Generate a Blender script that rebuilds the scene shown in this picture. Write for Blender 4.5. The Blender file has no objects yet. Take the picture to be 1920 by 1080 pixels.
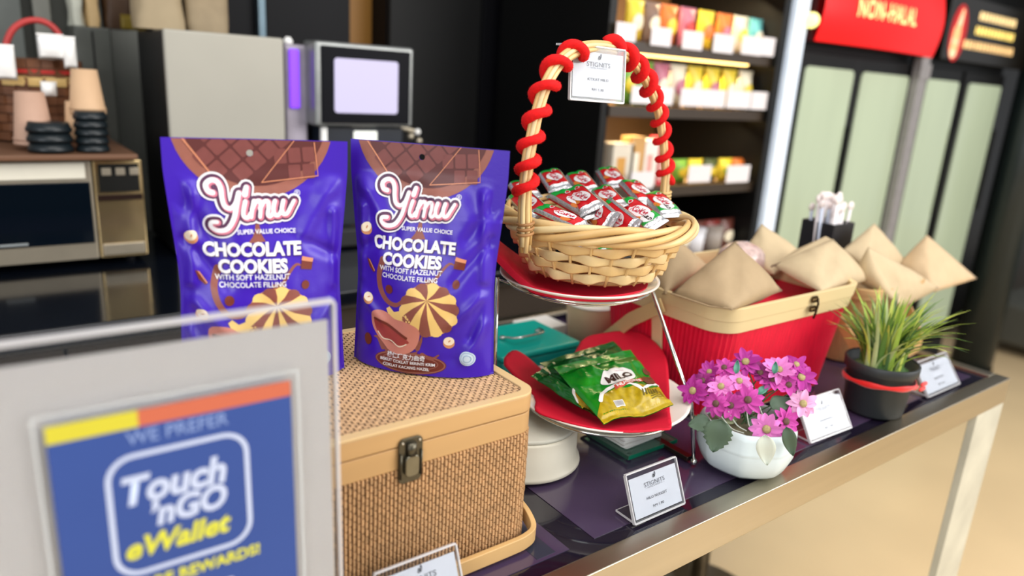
import bpy, bmesh, math, random
from mathutils import Vector, Matrix, noise
random.seed(7)
PI = math.pi
S = bpy.context.scene
COL = S.collection
# ---------------------------------------------------------------- camera
F_PX = 1366.12
HEAD, PITCH, ROLL = math.radians(52.633), math.radians(16.0056), math.radians(3.6048)
CAM = Vector((0, 0, 1.4))
fw = Vector((math.cos(HEAD)*math.cos(PITCH), math.sin(HEAD)*math.cos(PITCH), -math.sin(PITCH)))
r0 = Vector((math.sin(HEAD), -math.cos(HEAD), 0)); u0 = r0.cross(fw)
rt = r0*math.cos(ROLL)+u0*math.sin(ROLL); up = -r0*math.sin(ROLL)+u0*math.cos(ROLL)
cd = bpy.data.cameras.new('camera'); cam = bpy.data.objects.new('camera', cd); COL.objects.link(cam)
cd.sensor_width = 36; cd.lens = F_PX/1920*36; cd.clip_start = .02; cd.clip_end = 60
cam.matrix_world = Matrix(((rt.x, up.x, -fw.x, CAM.x), (rt.y, up.y, -fw.y, CAM.y), (rt.z, up.z, -fw.z, CAM.z), (0, 0, 0, 1)))
cd.dof.use_dof = True; cd.dof.focus_distance = .88; cd.dof.aperture_fstop = 2.45
S.camera = cam
# ---------------------------------------------------------------- light and exposure
S.view_settings.view_transform = 'Standard'; S.view_settings.look = 'None'
S.view_settings.gamma = 1; S.view_settings.use_curve_mapping = False
S.view_settings.exposure = 0.0
w = bpy.data.worlds.new('world'); S.world = w; w.use_nodes = True
w.node_tree.nodes['Background'].inputs[0].default_value = (.93, .96, 1, 1)
w.node_tree.nodes['Background'].inputs[1].default_value = .5
def area(name, loc, target, sx, sy, power, color=(1, 1, 1)):
    l = bpy.data.lights.new(name, 'AREA'); l.shape = 'RECTANGLE'; l.size = sx; l.size_y = sy; l.energy = power; l.color = color
    o = bpy.data.objects.new(name, l); COL.objects.link(o); o.location = loc
    o.rotation_euler = (Vector(target)-Vector(loc)).to_track_quat('-Z', 'Y').to_euler()
    return o
area('window_light', (3.6, -2.6, 2.6), (.9, .7, 1), 3.2, 2.2, 170, (1, .98, .95))
area('ceiling_light', (.6, -.3, 3.1), (.6, .9, .9), 2.6, 1.6, 45, (1, .97, .92))
area('left_window_light', (-2.6, -1.2, 2.2), (.5, .8, 1), 2.0, 1.6, 60, (.92, .96, 1))

# ---------------------------------------------------------------- pixel to point helpers (1920x1080)
def ray(x, y): return rt*((x-960)/F_PX) - up*((y-540)/F_PX) + fw
def at(x, y, z): v = ray(x, y); return CAM + v*((z-CAM.z)/v.z)
def atY(x, y, Y): v = ray(x, y); return CAM + v*((Y-CAM.y)/v.y)
def atX(x, y, X): v = ray(x, y); return CAM + v*((X-CAM.x)/v.x)
def atD(x, y, d): v = ray(x, y); return CAM + v*d       # d: distance along the view axis

# ---------------------------------------------------------------- materials
def lin(c):
    c = c/255
    return c/12.92 if c <= .04045 else ((c+.055)/1.055)**2.4
def rgb(r, g, b): return (lin(r), lin(g), lin(b), 1)
MATS = {}
def mat(name, c, rough=.5, metal=0, var=.08, vs=30, bump=0, bs=200, spec=.5, emit=0, alpha=None, trans=0, coat=0, sheen=0, stretch=None, ior=1.45, sss=0):
    if name in MATS: return MATS[name]
    m = bpy.data.materials.new(name); m.use_nodes = True; nt = m.node_tree; n = nt.nodes; L = nt.links
    b = n['Principled BSDF']; c = rgb(*c)
    b.inputs['Base Color'].default_value = c
    b.inputs['Roughness'].default_value = rough; b.inputs['Metallic'].default_value = metal
    b.inputs['Specular IOR Level'].default_value = spec; b.inputs['IOR'].default_value = ior
    if coat: b.inputs['Coat Weight'].default_value = coat; b.inputs['Coat Roughness'].default_value = .12
    if sheen: b.inputs['Sheen Weight'].default_value = sheen
    if trans: b.inputs['Transmission Weight'].default_value = trans
    if emit: b.inputs['Emission Color'].default_value = c; b.inputs['Emission Strength'].default_value = emit
    if alpha is not None: b.inputs['Alpha'].default_value = alpha
    if var or bump:
        tc = n.new('ShaderNodeTexCoord'); mp = n.new('ShaderNodeMapping'); L.new(tc.outputs['Object'], mp.inputs[0])
        if stretch: mp.inputs['Scale'].default_value = stretch
    if var:
        no = n.new('ShaderNodeTexNoise'); no.inputs['Scale'].default_value = vs; no.inputs['Detail'].default_value = 3
        L.new(mp.outputs[0], no.inputs[0])
        mx = n.new('ShaderNodeMix'); mx.data_type = 'RGBA'
        mx.inputs[6].default_value = tuple(max(0, v*(1-var*2.2)) for v in c[:3])+(1,)
        mx.inputs[7].default_value = tuple(min(1, v*(1+var*2.2)) for v in c[:3])+(1,)
        L.new(no.outputs[0], mx.inputs[0]); L.new(mx.outputs[2], b.inputs['Base Color'])
    if bump:
        n2 = n.new('ShaderNodeTexNoise'); n2.inputs['Scale'].default_value = bs; n2.inputs['Detail'].default_value = 4
        L.new(mp.outputs[0], n2.inputs[0]); bp = n.new('ShaderNodeBump'); bp.inputs['Strength'].default_value = bump; bp.inputs['Distance'].default_value = .002
        L.new(n2.outputs[0], bp.inputs['Height']); L.new(bp.outputs[0], b.inputs['Normal'])
    MATS[name] = m
    return m

# ---------------------------------------------------------------- mesh builder
class MB:
    def __init__(s): s.v = []; s.f = []
    def add(s, v, f):
        k = len(s.v); s.v += [tuple(p) for p in v]; s.f += [tuple(i+k for i in q) for q in f]; return s
    def box(s, x0, x1, y0, y1, z0, z1, M=None):
        v = [Vector((x, y, z)) for x in (x0, x1) for y in (y0, y1) for z in (z0, z1)]
        if M: v = [M @ p for p in v]
        return s.add(v, [(0, 1, 3, 2), (4, 6, 7, 5), (0, 4, 5, 1), (2, 3, 7, 6), (0, 2, 6, 4), (1, 5, 7, 3)])
    def tube(s, pts, r, n=8, closed=False, ry=None, upv=None, cap=True, tw=None):
        pts = [Vector(p) for p in pts]; m = len(pts); R = r if isinstance(r, (list, tuple)) else [r]*m
        RY = (ry if isinstance(ry, (list, tuple)) else [ry]*m) if ry is not None else R
        T = []
        for i in range(m):
            a = pts[(i-1) % m] if (closed or i > 0) else pts[i]; b = pts[(i+1) % m] if (closed or i < m-1) else pts[i]
            t = b-a; T.append(t.normalized() if t.length > 1e-9 else Vector((0, 0, 1)))
        nn = Vector(upv) if upv else (Vector((0, 0, 1)) if abs(T[0].z) < .9 else Vector((1, 0, 0)))
        V = []
        for i in range(m):
            if upv: nn = Vector(upv)
            nn = (nn-T[i]*nn.dot(T[i])).normalized(); bb = T[i].cross(nn)
            for k in range(n):
                a = 2*PI*k/n+(tw[i] if tw else 0) + (PI/n if n == 4 else 0)
                q = (math.sqrt(2) if n == 4 else 1)
                V.append(pts[i]+nn*math.cos(a)*R[i]*q+bb*math.sin(a)*RY[i]*q)
        Fc = []
        for i in range(m if closed else m-1):
            j = (i+1) % m
            for k in range(n): Fc.append((i*n+k, i*n+(k+1) % n, j*n+(k+1) % n, j*n+k))
        if cap and not closed: Fc += [tuple(range(n))[::-1], tuple((m-1)*n+k for k in range(n))]
        return s.add(V, Fc)
    def lathe(s, prof, n=32, c=(0, 0, 0), cap=True, sx=1, sy=1):
        V = [(c[0]+r*math.cos(2*PI*k/n)*sx, c[1]+r*math.sin(2*PI*k/n)*sy, c[2]+z) for r, z in prof for k in range(n)]
        Fc = [(i*n+k, i*n+(k+1) % n, (i+1)*n+(k+1) % n, (i+1)*n+k) for i in range(len(prof)-1) for k in range(n)]
        if cap:
            if prof[0][0] > 1e-6: Fc.append(tuple(range(n))[::-1])
            if prof[-1][0] > 1e-6: Fc.append(tuple((len(prof)-1)*n+k for k in range(n)))
        return s.add(V, Fc)
    def prism(s, poly, h, fn=lambda x, y, z: (x, y, z), z0=0):
        m = len(poly)
        V = [fn(x, y, z0) for x, y in poly]+[fn(x, y, z0+h) for x, y in poly]
        return s.add(V, [tuple(range(m))[::-1], tuple(range(m, 2*m))]+[(i, (i+1) % m, m+(i+1) % m, m+i) for i in range(m)])
    def ball(s, c, rx, ry=None, rz=None, n=10, m=6):
        ry = ry or rx; rz = rz or rx; V = [(c[0], c[1], c[2]-rz)]
        for i in range(1, m):
            a = -PI/2+PI*i/m
            V += [(c[0]+rx*math.cos(a)*math.cos(2*PI*k/n), c[1]+ry*math.cos(a)*math.sin(2*PI*k/n), c[2]+rz*math.sin(a)) for k in range(n)]
        V.append((c[0], c[1], c[2]+rz)); Fc = [(0, 1+(k+1) % n, 1+k) for k in range(n)]
        for i in range(m-2): Fc += [(1+i*n+k, 1+i*n+(k+1) % n, 1+(i+1)*n+(k+1) % n, 1+(i+1)*n+k) for k in range(n)]
        e = len(V)-1; Fc += [(e, 1+(m-2)*n+k, 1+(m-2)*n+(k+1) % n) for k in range(n)]
        return s.add(V, Fc)
    def map(s, fn): s.v = [tuple(fn(*p)) for p in s.v]; return s
    def grid(s, nu, nv, fn, flip=False):
        V = [fn(i/nu, j/nv) for j in range(nv+1) for i in range(nu+1)]
        Fc = [(j*(nu+1)+i, j*(nu+1)+i+1, (j+1)*(nu+1)+i+1, (j+1)*(nu+1)+i) for j in range(nv) for i in range(nu)]
        if flip: Fc = [q[::-1] for q in Fc]
        return s.add(V, Fc)
ORG = {}
def mesh(name, mb, m, smooth=False):
    me = bpy.data.meshes.new(name); me.from_pydata(mb.v, [], mb.f); me.materials.append(m)
    if smooth:
        for p in me.polygons: p.use_smooth = True
    me.update(); return me
def obj(name, mb, m, parent=None, smooth=False, bevel=0, label=None, world=False, kind=None, seg=2, weld=False, ang=40):
    o0 = ORG.get(parent, Vector((0, 0, 0))) if parent else Vector((0, 0, 0))
    if world and parent: mb.v = [(x-o0.x, y-o0.y, z-o0.z) for x, y, z in mb.v]
    me = mesh(name, mb, m, smooth); o = bpy.data.objects.new(name, me); COL.objects.link(o)
    if weld:
        bm = bmesh.new(); bm.from_mesh(me); bmesh.ops.remove_doubles(bm, verts=bm.verts, dist=1e-5)
        bmesh.ops.recalc_face_normals(bm, faces=bm.faces); bm.to_mesh(me); bm.free()
    if parent: o.parent = parent
    ORG[o] = o0 if parent else Vector((0, 0, 0))
    if bevel:
        b = o.modifiers.new('bevel', 'BEVEL'); b.width = bevel; b.segments = seg; b.limit_method = 'ANGLE'; b.angle_limit = math.radians(ang)
        for p in me.polygons: p.use_smooth = True
        wn = o.modifiers.new('wn', 'WEIGHTED_NORMAL'); wn.keep_sharp = False
    if label: o['label'] = label
    if kind: o['kind'] = kind
    return o
def tag(o, label, cat, group=None, kind=None):
    o['label'] = label; o['category'] = cat
    if group: o['group'] = group
    if kind: o['kind'] = kind
    return o
def thing(name, label, cat, loc=(0, 0, 0), rz=0, group=None, rot=None):
    o = bpy.data.objects.new(name, None); COL.objects.link(o); o.empty_display_size = .02
    o.location = loc; o.rotation_euler = rot or (0, 0, rz); ORG[o] = Vector(loc)
    return tag(o, label, cat, group)
def struct(name, mb, m, parent=None, bevel=0, **k):
    o = obj(name, mb, m, parent, bevel=bevel, **k)
    if not parent: o['kind'] = 'structure'
    return o
def copy_tree(o, parent=None):
    c = o.copy(); COL.objects.link(c); ORG[c] = ORG.get(o, Vector((0, 0, 0))).copy()
    if parent: c.parent = parent
    for ch in list(o.children): copy_tree(ch, c)
    return c
def orient(o, origin, ex, ey):
    ex = Vector(ex).normalized(); ez = ex.cross(Vector(ey)).normalized(); ey = ez.cross(ex)
    o.matrix_world = Matrix(((ex.x, ey.x, ez.x, origin[0]), (ex.y, ey.y, ez.y, origin[1]), (ex.z, ey.z, ez.z, origin[2]), (0, 0, 0, 1)))

# ---------------------------------------------------------------- flat artwork: 2D pieces mapped on a surface
def text2d(s, size=1, off=0, shear=0, space=1, width=None, fat=0):
    cu = bpy.data.curves.new('t', 'FONT'); cu.body = s; cu.size = size; cu.offset = off; cu.shear = shear; cu.space_character = space
    cu.align_x = 'CENTER'; cu.align_y = 'CENTER'; cu.resolution_u = 3
    o = bpy.data.objects.new('t', cu); COL.objects.link(o); dg = bpy.context.evaluated_depsgraph_get()
    me = bpy.data.meshes.new_from_object(o.evaluated_get(dg))
    V = [(v.co.x, v.co.y) for v in me.vertices]; Fc = [tuple(p.vertices) for p in me.polygons]
    bpy.data.objects.remove(o); bpy.data.curves.remove(cu); bpy.data.meshes.remove(me)
    if V:
        x0 = min(v[0] for v in V); x1 = max(v[0] for v in V); y0 = min(v[1] for v in V); y1 = max(v[1] for v in V)
        k = (width/(x1-x0)) if width else 1
        V = [((x-(x0+x1)/2)*k, (y-(y0+y1)/2)*(size if False else 1)) for x, y in V]
    return V, Fc
class Art:
    """2D artwork pieces; emitted through a surface function fn(u, v, off)"""
    def __init__(s): s.v = []; s.f = []
    def add(s, V, Fc, dx=0, dy=0, rot=0, k=1):
        n = len(s.v); c, q = math.cos(rot), math.sin(rot)
        s.v += [(dx+(x*c-y*q)*k, dy+(x*q+y*c)*k) for x, y in V]; s.f += [tuple(i+n for i in t) for t in Fc]; return s
    def poly(s, P, **k): return s.add(P, [tuple(range(len(P)))], **k)
    def disc(s, cx, cy, rx, ry=None, rot=0, n=24):
        ry = ry or rx
        return s.poly([(rx*math.cos(2*PI*i/n), ry*math.sin(2*PI*i/n)) for i in range(n)], dx=cx, dy=cy, rot=rot)
    def rrect(s, cx, cy, w, h, r, rot=0):
        return s.poly(rr(w, h, r), dx=cx, dy=cy, rot=rot)
    def frame(s, cx, cy, w, h, r, t):
        a = rr(w, h, r); b = rr(w-2*t, h-2*t, max(r-t, .0001)); n = len(a)
        return s.add(a+b, [(i, (i+1) % n, n+(i+1) % n, n+i) for i in range(n)], dx=cx, dy=cy)
    def ring(s, cx, cy, rx, ry, t, n=32, a0=0, a1=2*PI):
        V = []; m = n+1
        for i in range(m):
            a = a0+(a1-a0)*i/n; V.append((rx*math.cos(a), ry*math.sin(a)))
        for i in range(m):
            a = a0+(a1-a0)*i/n; V.append(((rx-t)*math.cos(a), (ry-t)*math.sin(a)))
        return s.add(V, [(i, i+1, m+i+1, m+i) for i in range(n)], dx=cx, dy=cy)
    def stroke(s, P, w, smooth=True):
        if smooth and len(P) > 2: P = spline(P, 5)
        W = w if isinstance(w, (list, tuple)) else [w]*len(P)
        if len(W) != len(P): W = [W[0]+(W[-1]-W[0])*i/(len(P)-1) for i in range(len(P))]
        L = []; R = []
        for i, p in enumerate(P):
            a = P[max(0, i-1)]; b = P[min(len(P)-1, i+1)]; dx, dy = b[0]-a[0], b[1]-a[1]; l = math.hypot(dx, dy) or 1
            nx, ny = -dy/l*W[i], dx/l*W[i]; L.append((p[0]+nx, p[1]+ny)); R.append((p[0]-nx, p[1]-ny))
        m = len(P); s.add(L+R, [(i, i+1, m+i+1, m+i) for i in range(m-1)])
        s.disc(*P[0], W[0], n=12); s.disc(*P[-1], W[-1], n=12); return s
    def emit(s, name, fn, m, parent, L=None, off=.0004, clip=None, hole=None, label=None, smooth=True):
        bm = bmesh.new(); vs = [bm.verts.new((x, y, 0)) for x, y in s.v]
        for t in s.f:
            try: bm.faces.new([vs[i] for i in t])
            except ValueError: pass
        if clip:
            for co, no in clip:
                g = bm.verts[:]+bm.edges[:]+bm.faces[:]
                bmesh.ops.bisect_plane(bm, geom=g, plane_co=(co[0], co[1], 0), plane_no=(no[0], no[1], 0), clear_outer=True)
        if L:
            bmesh.ops.triangulate(bm, faces=bm.faces[:])
            for _ in range(7):
                def lim(e):
                    if hole:
                        c = (e.verts[0].co+e.verts[1].co)/2
                        if math.hypot(c.x-hole[0], c.y-hole[1]) < hole[2]*2.5: return min(L, .0012)
                    return L
                E = [e for e in bm.edges if e.calc_length() > lim(e)]
                if not E: break
                bmesh.ops.subdivide_edges(bm, edges=E, cuts=1); bmesh.ops.triangulate(bm, faces=[q for q in bm.faces if len(q.verts) > 3])
        if hole: punch(bm, hole)
        for v in bm.verts:
            p = fn(v.co.x, v.co.y, off); v.co = Vector(p)
        me = bpy.data.meshes.new(name); bm.to_mesh(me); bm.free(); me.materials.append(m)
        if smooth:
            for p in me.polygons: p.use_smooth = True
        o = bpy.data.objects.new(name, me); COL.objects.link(o); o.parent = parent; ORG[o] = ORG.get(parent, Vector((0, 0, 0)))
        if label: o['label'] = label
        return o
def punch(bm, hole):
    hx, hy, R = hole
    d = lambda v: math.hypot(v.co.x-hx, v.co.y-hy)
    kill = [q for q in bm.faces if sum((v.co.x-hx) for v in q.verts)**2+sum((v.co.y-hy) for v in q.verts)**2 < (len(q.verts)*R)**2]
    bmesh.ops.delete(bm, geom=kill, context='FACES')
    for v in bm.verts:
        if d(v) < R*1.3 and any(e.is_boundary for e in v.link_edges):
            l = d(v) or 1; v.co.x = hx+(v.co.x-hx)*R/l; v.co.y = hy+(v.co.y-hy)*R/l
def rr(w, h, r, n=6):
    P = []
    for cx, cy, a in ((w/2-r, h/2-r, 0), (-w/2+r, h/2-r, PI/2), (-w/2+r, -h/2+r, PI), (w/2-r, -h/2+r, 3*PI/2)):
        for i in range(n+1): P.append((cx+r*math.cos(a+PI/2*i/n), cy+r*math.sin(a+PI/2*i/n)))
    return P
def spline(P, k=6, closed=False):
    n = len(P); out = []; D = len(P[0])
    for i in range(n if closed else n-1):
        g = (lambda j: P[j % n]) if closed else (lambda j: P[max(0, min(n-1, j))])
        a, b, c, d = g(i-1), g(i), g(i+1), g(i+2)
        for s in range(k):
            t = s/k
            out.append(tuple(.5*(2*b[q]+(c[q]-a[q])*t+(2*a[q]-5*b[q]+4*c[q]-d[q])*t*t+(3*b[q]-a[q]-3*c[q]+d[q])*t**3) for q in range(D)))
    if not closed: out.append(tuple(P[-1]))
    return out
def interp(T, x):
    for (a, b), (c, d) in zip(T, T[1:]):
        if x <= c: k = max(0, (x-a)/(c-a)); k = k*k*(3-2*k) if False else k; return b+(d-b)*k
    return T[-1][1]
def plane_fn(o, ex, ey):
    o = Vector(o); ex = Vector(ex).normalized(); ey = Vector(ey).normalized(); n = ex.cross(ey).normalized()
    return lambda x, y, off: o+ex*x+ey*y+n*off
# texts are made first, while the scene is still light
TX = {}
def T(key, s, **k): TX[key] = text2d(s, **k)
WHITE = mat('white_print', (238, 236, 240), .5, var=0)
for k, s, kw in (
    ('choc', 'CHOCOLATE', dict(width=.098, size=.0175, off=.0008, space=1.0)), ('cook', 'COOKIES', dict(width=.070, size=.0175, off=.0008, space=1.0)),
    ('svc', 'SUPER VALUE CHOICE', dict(width=.058, size=.0060, off=.0001)), ('wsh', 'WITH SOFT HAZELNUT', dict(width=.076, size=.0072, off=.0001)),
    ('cf', 'CHOCOLATE FILLING', dict(width=.068, size=.0072, off=.0001)), ('cjk', '榛仁巧克力曲奇', dict(width=.046, size=.0068, off=.0001)),
    ('bis', 'BISKUT COKLAT BERINTI KRIM', dict(width=.066, size=.0046, off=.0001)), ('ckh', 'COKLAT KACANG HAZEL', dict(width=.056, size=.0046, off=.0001)),
    ('reg', '®', dict(size=.008)),
    ('we', 'WE PREFER', dict(width=.062, size=.0125, off=.0002)), ('touch', 'Touch', dict(width=.064, size=.027, off=.0011, shear=.2)),
    ('ngo', '’nGO', dict(width=.048, size=.024, off=.0011, shear=.2)), ('ew', 'eWallet', dict(width=.066, size=.0205, off=.0007, shear=.25)),
    ('more', 'FOR MORE REWARDS!', dict(width=.112, size=.0115, off=.0004)),
    ('brand', 'STIGNITS', dict(width=.036, size=.0075)), ('brand2', '— HOTEL & RESORTS —', dict(width=.034, size=.0022)),
    ('km', 'KITKAT MILO', dict(width=.032, size=.0045)), ('r1', 'RM 1.90', dict(width=.018, size=.0045)),
    ('mn', 'MILO NUGGET', dict(width=.036, size=.0045)), ('r2', 'RM 1.90', dict(width=.019, size=.0045)),
    ('kk', 'KitKat', dict(width=.028, size=.0125, off=.00035, shear=.25)), ('milo', 'MILO', dict(width=.0165, size=.008, off=.0004)),
    ('milo2', 'MILO', dict(width=.031, size=.0185, off=.0010)), ('nug', 'NUGGETS', dict(width=.029, size=.0085, off=.0003)),
    ('nes', 'NESTLE', dict(width=.012, size=.003)), ('nonh', 'NON-HALAL', dict(width=.40, size=.085, off=.0015, space=1.15)),
    ('sand', 'SANDWICH', dict(width=.034, size=.0048)), ('r3', 'RM 7.90', dict(width=.022, size=.0048)),
): T(k, s, **kw)

# ================================================================ SETTING
M_floor = mat('floor_stone', (232, 203, 158), .28, var=.07, vs=1.6, spec=.5)
M_dark = mat('black_panel', (10, 10, 14), .5, var=.15, vs=2, spec=.18)
M_dark2 = mat('charcoal_panel', (26, 26, 26), .5, var=.1, vs=3, spec=.2)
M_wood = mat('lit_wood', (150, 104, 40), .5, var=.2, vs=6, stretch=(1, 1, .1))
M_grey = mat('grey_wall', (112, 114, 108), .6, var=.08, vs=4)
M_steel = mat('brushed_steel', (188, 178, 158), .28, metal=1, var=.05, vs=60, stretch=(.05, 1, 1))
M_steelw = mat('worn_steel', (206, 204, 188), .5, metal=.25, var=.12, vs=14, bump=.15, bs=30)
struct('floor', MB().box(-5, 9, -4, 5, -.05, 0), M_floor)
# black cabinet wall behind the coffee machine
YW = 2.15
wall = struct('wall_back', MB().box(-4, 9, YW+.35, YW+.5, 0, 3.2), M_dark)
xs = [atY(x, 20, YW).x for x in (492, 660, 730, 905, 1160)]
cw = thing('black_cabinet', 'tall matte black cupboard with two flush doors behind the coffee machine', 'cupboard', (xs[2], YW, 0))
obj('cabinet_body', MB().box(xs[2], 1.98, YW+.02, YW+.33, 0, 3.0), M_dark, cw, world=True)
obj('door', MB().box(xs[2]+.004, xs[3]-.004, YW, YW+.018, .1, 2.98), M_dark2, cw, world=True, bevel=.002)
obj('door', MB().box(xs[3]+.004, 1.975, YW, YW+.018, .1, 2.98), M_dark, cw, world=True, bevel=.002)
g = thing('wall_panel', 'honey coloured wooden wall panel between black cupboards', 'panel', (xs[1], YW+.12, 0))
obj('board', MB().box(xs[1], xs[2], YW+.12, YW+.15, 0, 3), M_wood, g, world=True, bevel=.002)
obj('notice', MB().box(xs[1]+.03, xs[2]-.03, YW+.108, YW+.12, 1.66, 1.82), mat('brown_notice', (88, 58, 28), .5), g, world=True)
g = thing('tall_dark_locker', 'narrow black cupboard with a pale steel edge strip left of the wooden panel', 'cupboard', (xs[0], YW, 0))
obj('body', MB().box(xs[0]-.12, xs[1]-.003, YW+.02, YW+.33, 0, 3.0), M_dark, g, world=True)
obj('door', MB().box(xs[0]+.01, xs[1]-.006, YW, YW+.018, .1, 2.98), M_dark, g, world=True, bevel=.002)
obj('edge_strip', MB().box(xs[0]-.012, xs[0]+.006, YW-.006, YW+.02, .1, 2.98), mat('blue_steel', (90, 108, 118), .3, metal=.6), g, world=True)
# left end: grey slatted screen
xa = atY(0, 40, YW).x-1.5; xb = atY(135, 40, YW).x-.02
wl = struct('wall_left', MB().box(xa, xb+.3, YW+.18, YW+.26, 0, 3), M_grey)
x = xb; k = 0
while x > xa+.2:
    ww = .085 if k % 3 else .05
    obj('slat', MB().box(x-ww, x-.012, YW+.10, YW+.17, .9, 2.9), mat('grey_slat%d' % (k % 3), ((122, 122, 114), (92, 96, 92), (178, 166, 160))[k % 3], .5), wl, bevel=.004); x -= ww+.012; k += 1

# back counter
M_cnt = mat('black_granite', (10, 14, 22), .12, var=.2, vs=8, spec=.6)
M_cf = mat('counter_front', (44, 36, 32), .5, var=.15, vs=5)
c = thing('back_counter', 'long glossy black service counter with dark brown front carrying the coffee machine', 'counter', (.2, 1.39, 0))
obj('worktop', MB().box(-1.6, 1.47, 1.375, 2.12, .91, .95), M_cnt, c, world=True, bevel=.004)
for a, b in ((-1.58, -.6), (-.595, .1), (.105, .79), (.795, 1.46)):
    obj('front_panel', MB().box(a, b, 1.40, 1.42, .1, .905), M_cf, c, world=True, bevel=.003)
obj('plinth', MB().box(-1.55, 1.45, 1.46, 2.1, 0, .905), M_dark, c, world=True)

# ---------------------------------------------------------------- microwave oven
YM = 1.775
M_blk = mat('black_glass', (8, 16, 24), .06, var=0, spec=.7)
M_ms = mat('oven_steel', (196, 184, 162), .3, metal=.7, var=.06, vs=20)
M_cream = mat('cream_panel', (240, 232, 212), .5, var=.02)
t = thing('microwave_oven', 'stainless microwave oven with black glass door and cream top panel on the back counter', 'oven', (.08, YM, .95))
xr = .312; xd = .214; xl = -.24
obj('body', MB().box(xl, xr, YM+.02, YM+.36, .962, 1.183), mat('oven_case', (60, 58, 56), .4, metal=.5), t, world=True, bevel=.004)
d = obj('door', MB().box(xl, xd, YM, YM+.02, .966, 1.18), M_ms, t, world=True, bevel=.003)
obj('glass', MB().box(xl+.03, xd-.006, YM-.003, YM, 1.003, 1.135), M_blk, d, world=True, bevel=.002)
obj('top_panel', MB().box(xl, xd-.012, YM-.004, YM, 1.142, 1.176), M_cream, d, world=True, bevel=.002)
obj('badge', MB().box(.036, .086, YM-.0045, YM-.003, 1.0075, 1.012), mat('badge_grey', (150, 155, 155), .4), d, world=True)
p = obj('control_panel', MB().box(xd+.003, xr, YM, YM+.02, .966, 1.18), mat('chrome_panel', (235, 205, 150), .12, metal=.9, var=.1, vs=10), t, world=True, bevel=.003)
obj('display', MB().box(xd+.012, xr-.008, YM-.003, YM, 1.112, 1.172), mat('dark_display', (30, 30, 28), .2), p, world=True)
for i in range(3): obj('button', MB().box(xd+.018+i*.027, xd+.036+i*.027, YM-.006, YM-.003, 1.148, 1.164), M_ms, p, world=True, bevel=.001)
obj('strip', MB().box(xd+.006, xr-.004, YM-.004, YM, 1.094, 1.106), mat('strip_dark', (36, 20, 14), .3), p, world=True)
obj('open_button', MB().box(xd+.008, xr-.006, YM-.004, YM, .972, .998), M_ms, p, world=True, bevel=.002)
for q in (-.2, .28): obj('foot', MB().lathe([(.012, 0), (.012, .012)], 12, (q, YM+.04, .95)), M_dark, t, world=True)
M_brown = mat('walnut_board', (112, 78, 56), .5, var=.15, vs=12, stretch=(.2, 1, 1))
tr = thing('wooden_tray', 'flat walnut brown serving board lying on top of the microwave', 'tray', (.05, YM, 1.185))
obj('board', MB().box(-.26, .30, YM-.035, YM+.33, 1.184, 1.196), M_brown, tr, world=True, bevel=.003)
obj('rim', MB().box(-.26, .30, YM+.32, YM+.335, 1.196, 1.212), M_brown, tr, world=True, bevel=.002)
# cups and lids on the board
M_kcup = mat('kraft_cup', (214, 176, 138), .6, var=.04); M_kcup2 = mat('rosy_cup', (196, 158, 136), .6, var=.04); M_rimw = mat('cup_white', (245, 240, 232), .5, var=0)
M_lid = mat('black_lid', (22, 30, 34), .35, var=.1)
def cup_stack(px, pyb, pyt, wpx, n, m, label, Y):
    b = atY(px, pyb, Y); tp = atY(px, pyt, Y); r = wpx/2/F_PX*(b-CAM).dot(fw); h = tp.z-b.z
    t = thing('paper_cup_stack', label, 'cups', (b.x, Y, b.z))
    st = h*.16/max(1, n)
    for i in range(n):
        z0 = i*st
        obj('paper_cup', MB().lathe([(r*1.06, z0), (r*1.08, z0+.004), (r, z0+.008), (r*.74, z0+h-n*st+st)], 28), m, t, smooth=True)
    obj('cup_base', MB().lathe([(r*.73, h-.014), (r*.76, h-.012), (r*.74, h), (r*.6, h-.001)], 28), M_rimw, t, smooth=True)
    return t
def lid_stack(px, pyb, pyt, wpx, n, label, Y):
    b = atY(px, pyb, Y); tp = atY(px, pyt, Y); r = wpx/2/F_PX*(b-CAM).dot(fw); h = (tp.z-b.z)/n
    t = thing('lid_stack', label, 'lids', (b.x, Y, b.z))
    for i in range(n): obj('lid', MB().lathe([(r, i*h), (r*1.02, i*h+h*.3), (r*.96, i*h+h*.5), (r*.88, i*h+h*.98), (r*.5, i*h+h*.9)], 28), M_lid, t, smooth=True)
    return t
zt = 1.1975
def yfor(px, py, z): return at(px, py, z).y
cup_stack(66, 270, 172, 64, 2, M_kcup2, 'pinkish brown paper cups upside down left of the black lids on the walnut board', YM+.07)
lid_stack(96, 283, 228, 74, 3, 'low pile of black cup lids on the walnut board', YM+.02)
lid_stack(175, 283, 208, 56, 5, 'taller pile of black cup lids on the walnut board below the kraft cup', YM+.02)
cup_stack(165, 212, 130, 58, 2, M_kcup, 'kraft paper cups upside down behind the taller black lid pile', YM+.08)
cup_stack(148, 262, 190, 44, 1, M_kcup, 'kraft paper cup upside down half hidden behind the black lid piles', YM+.09)
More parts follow.
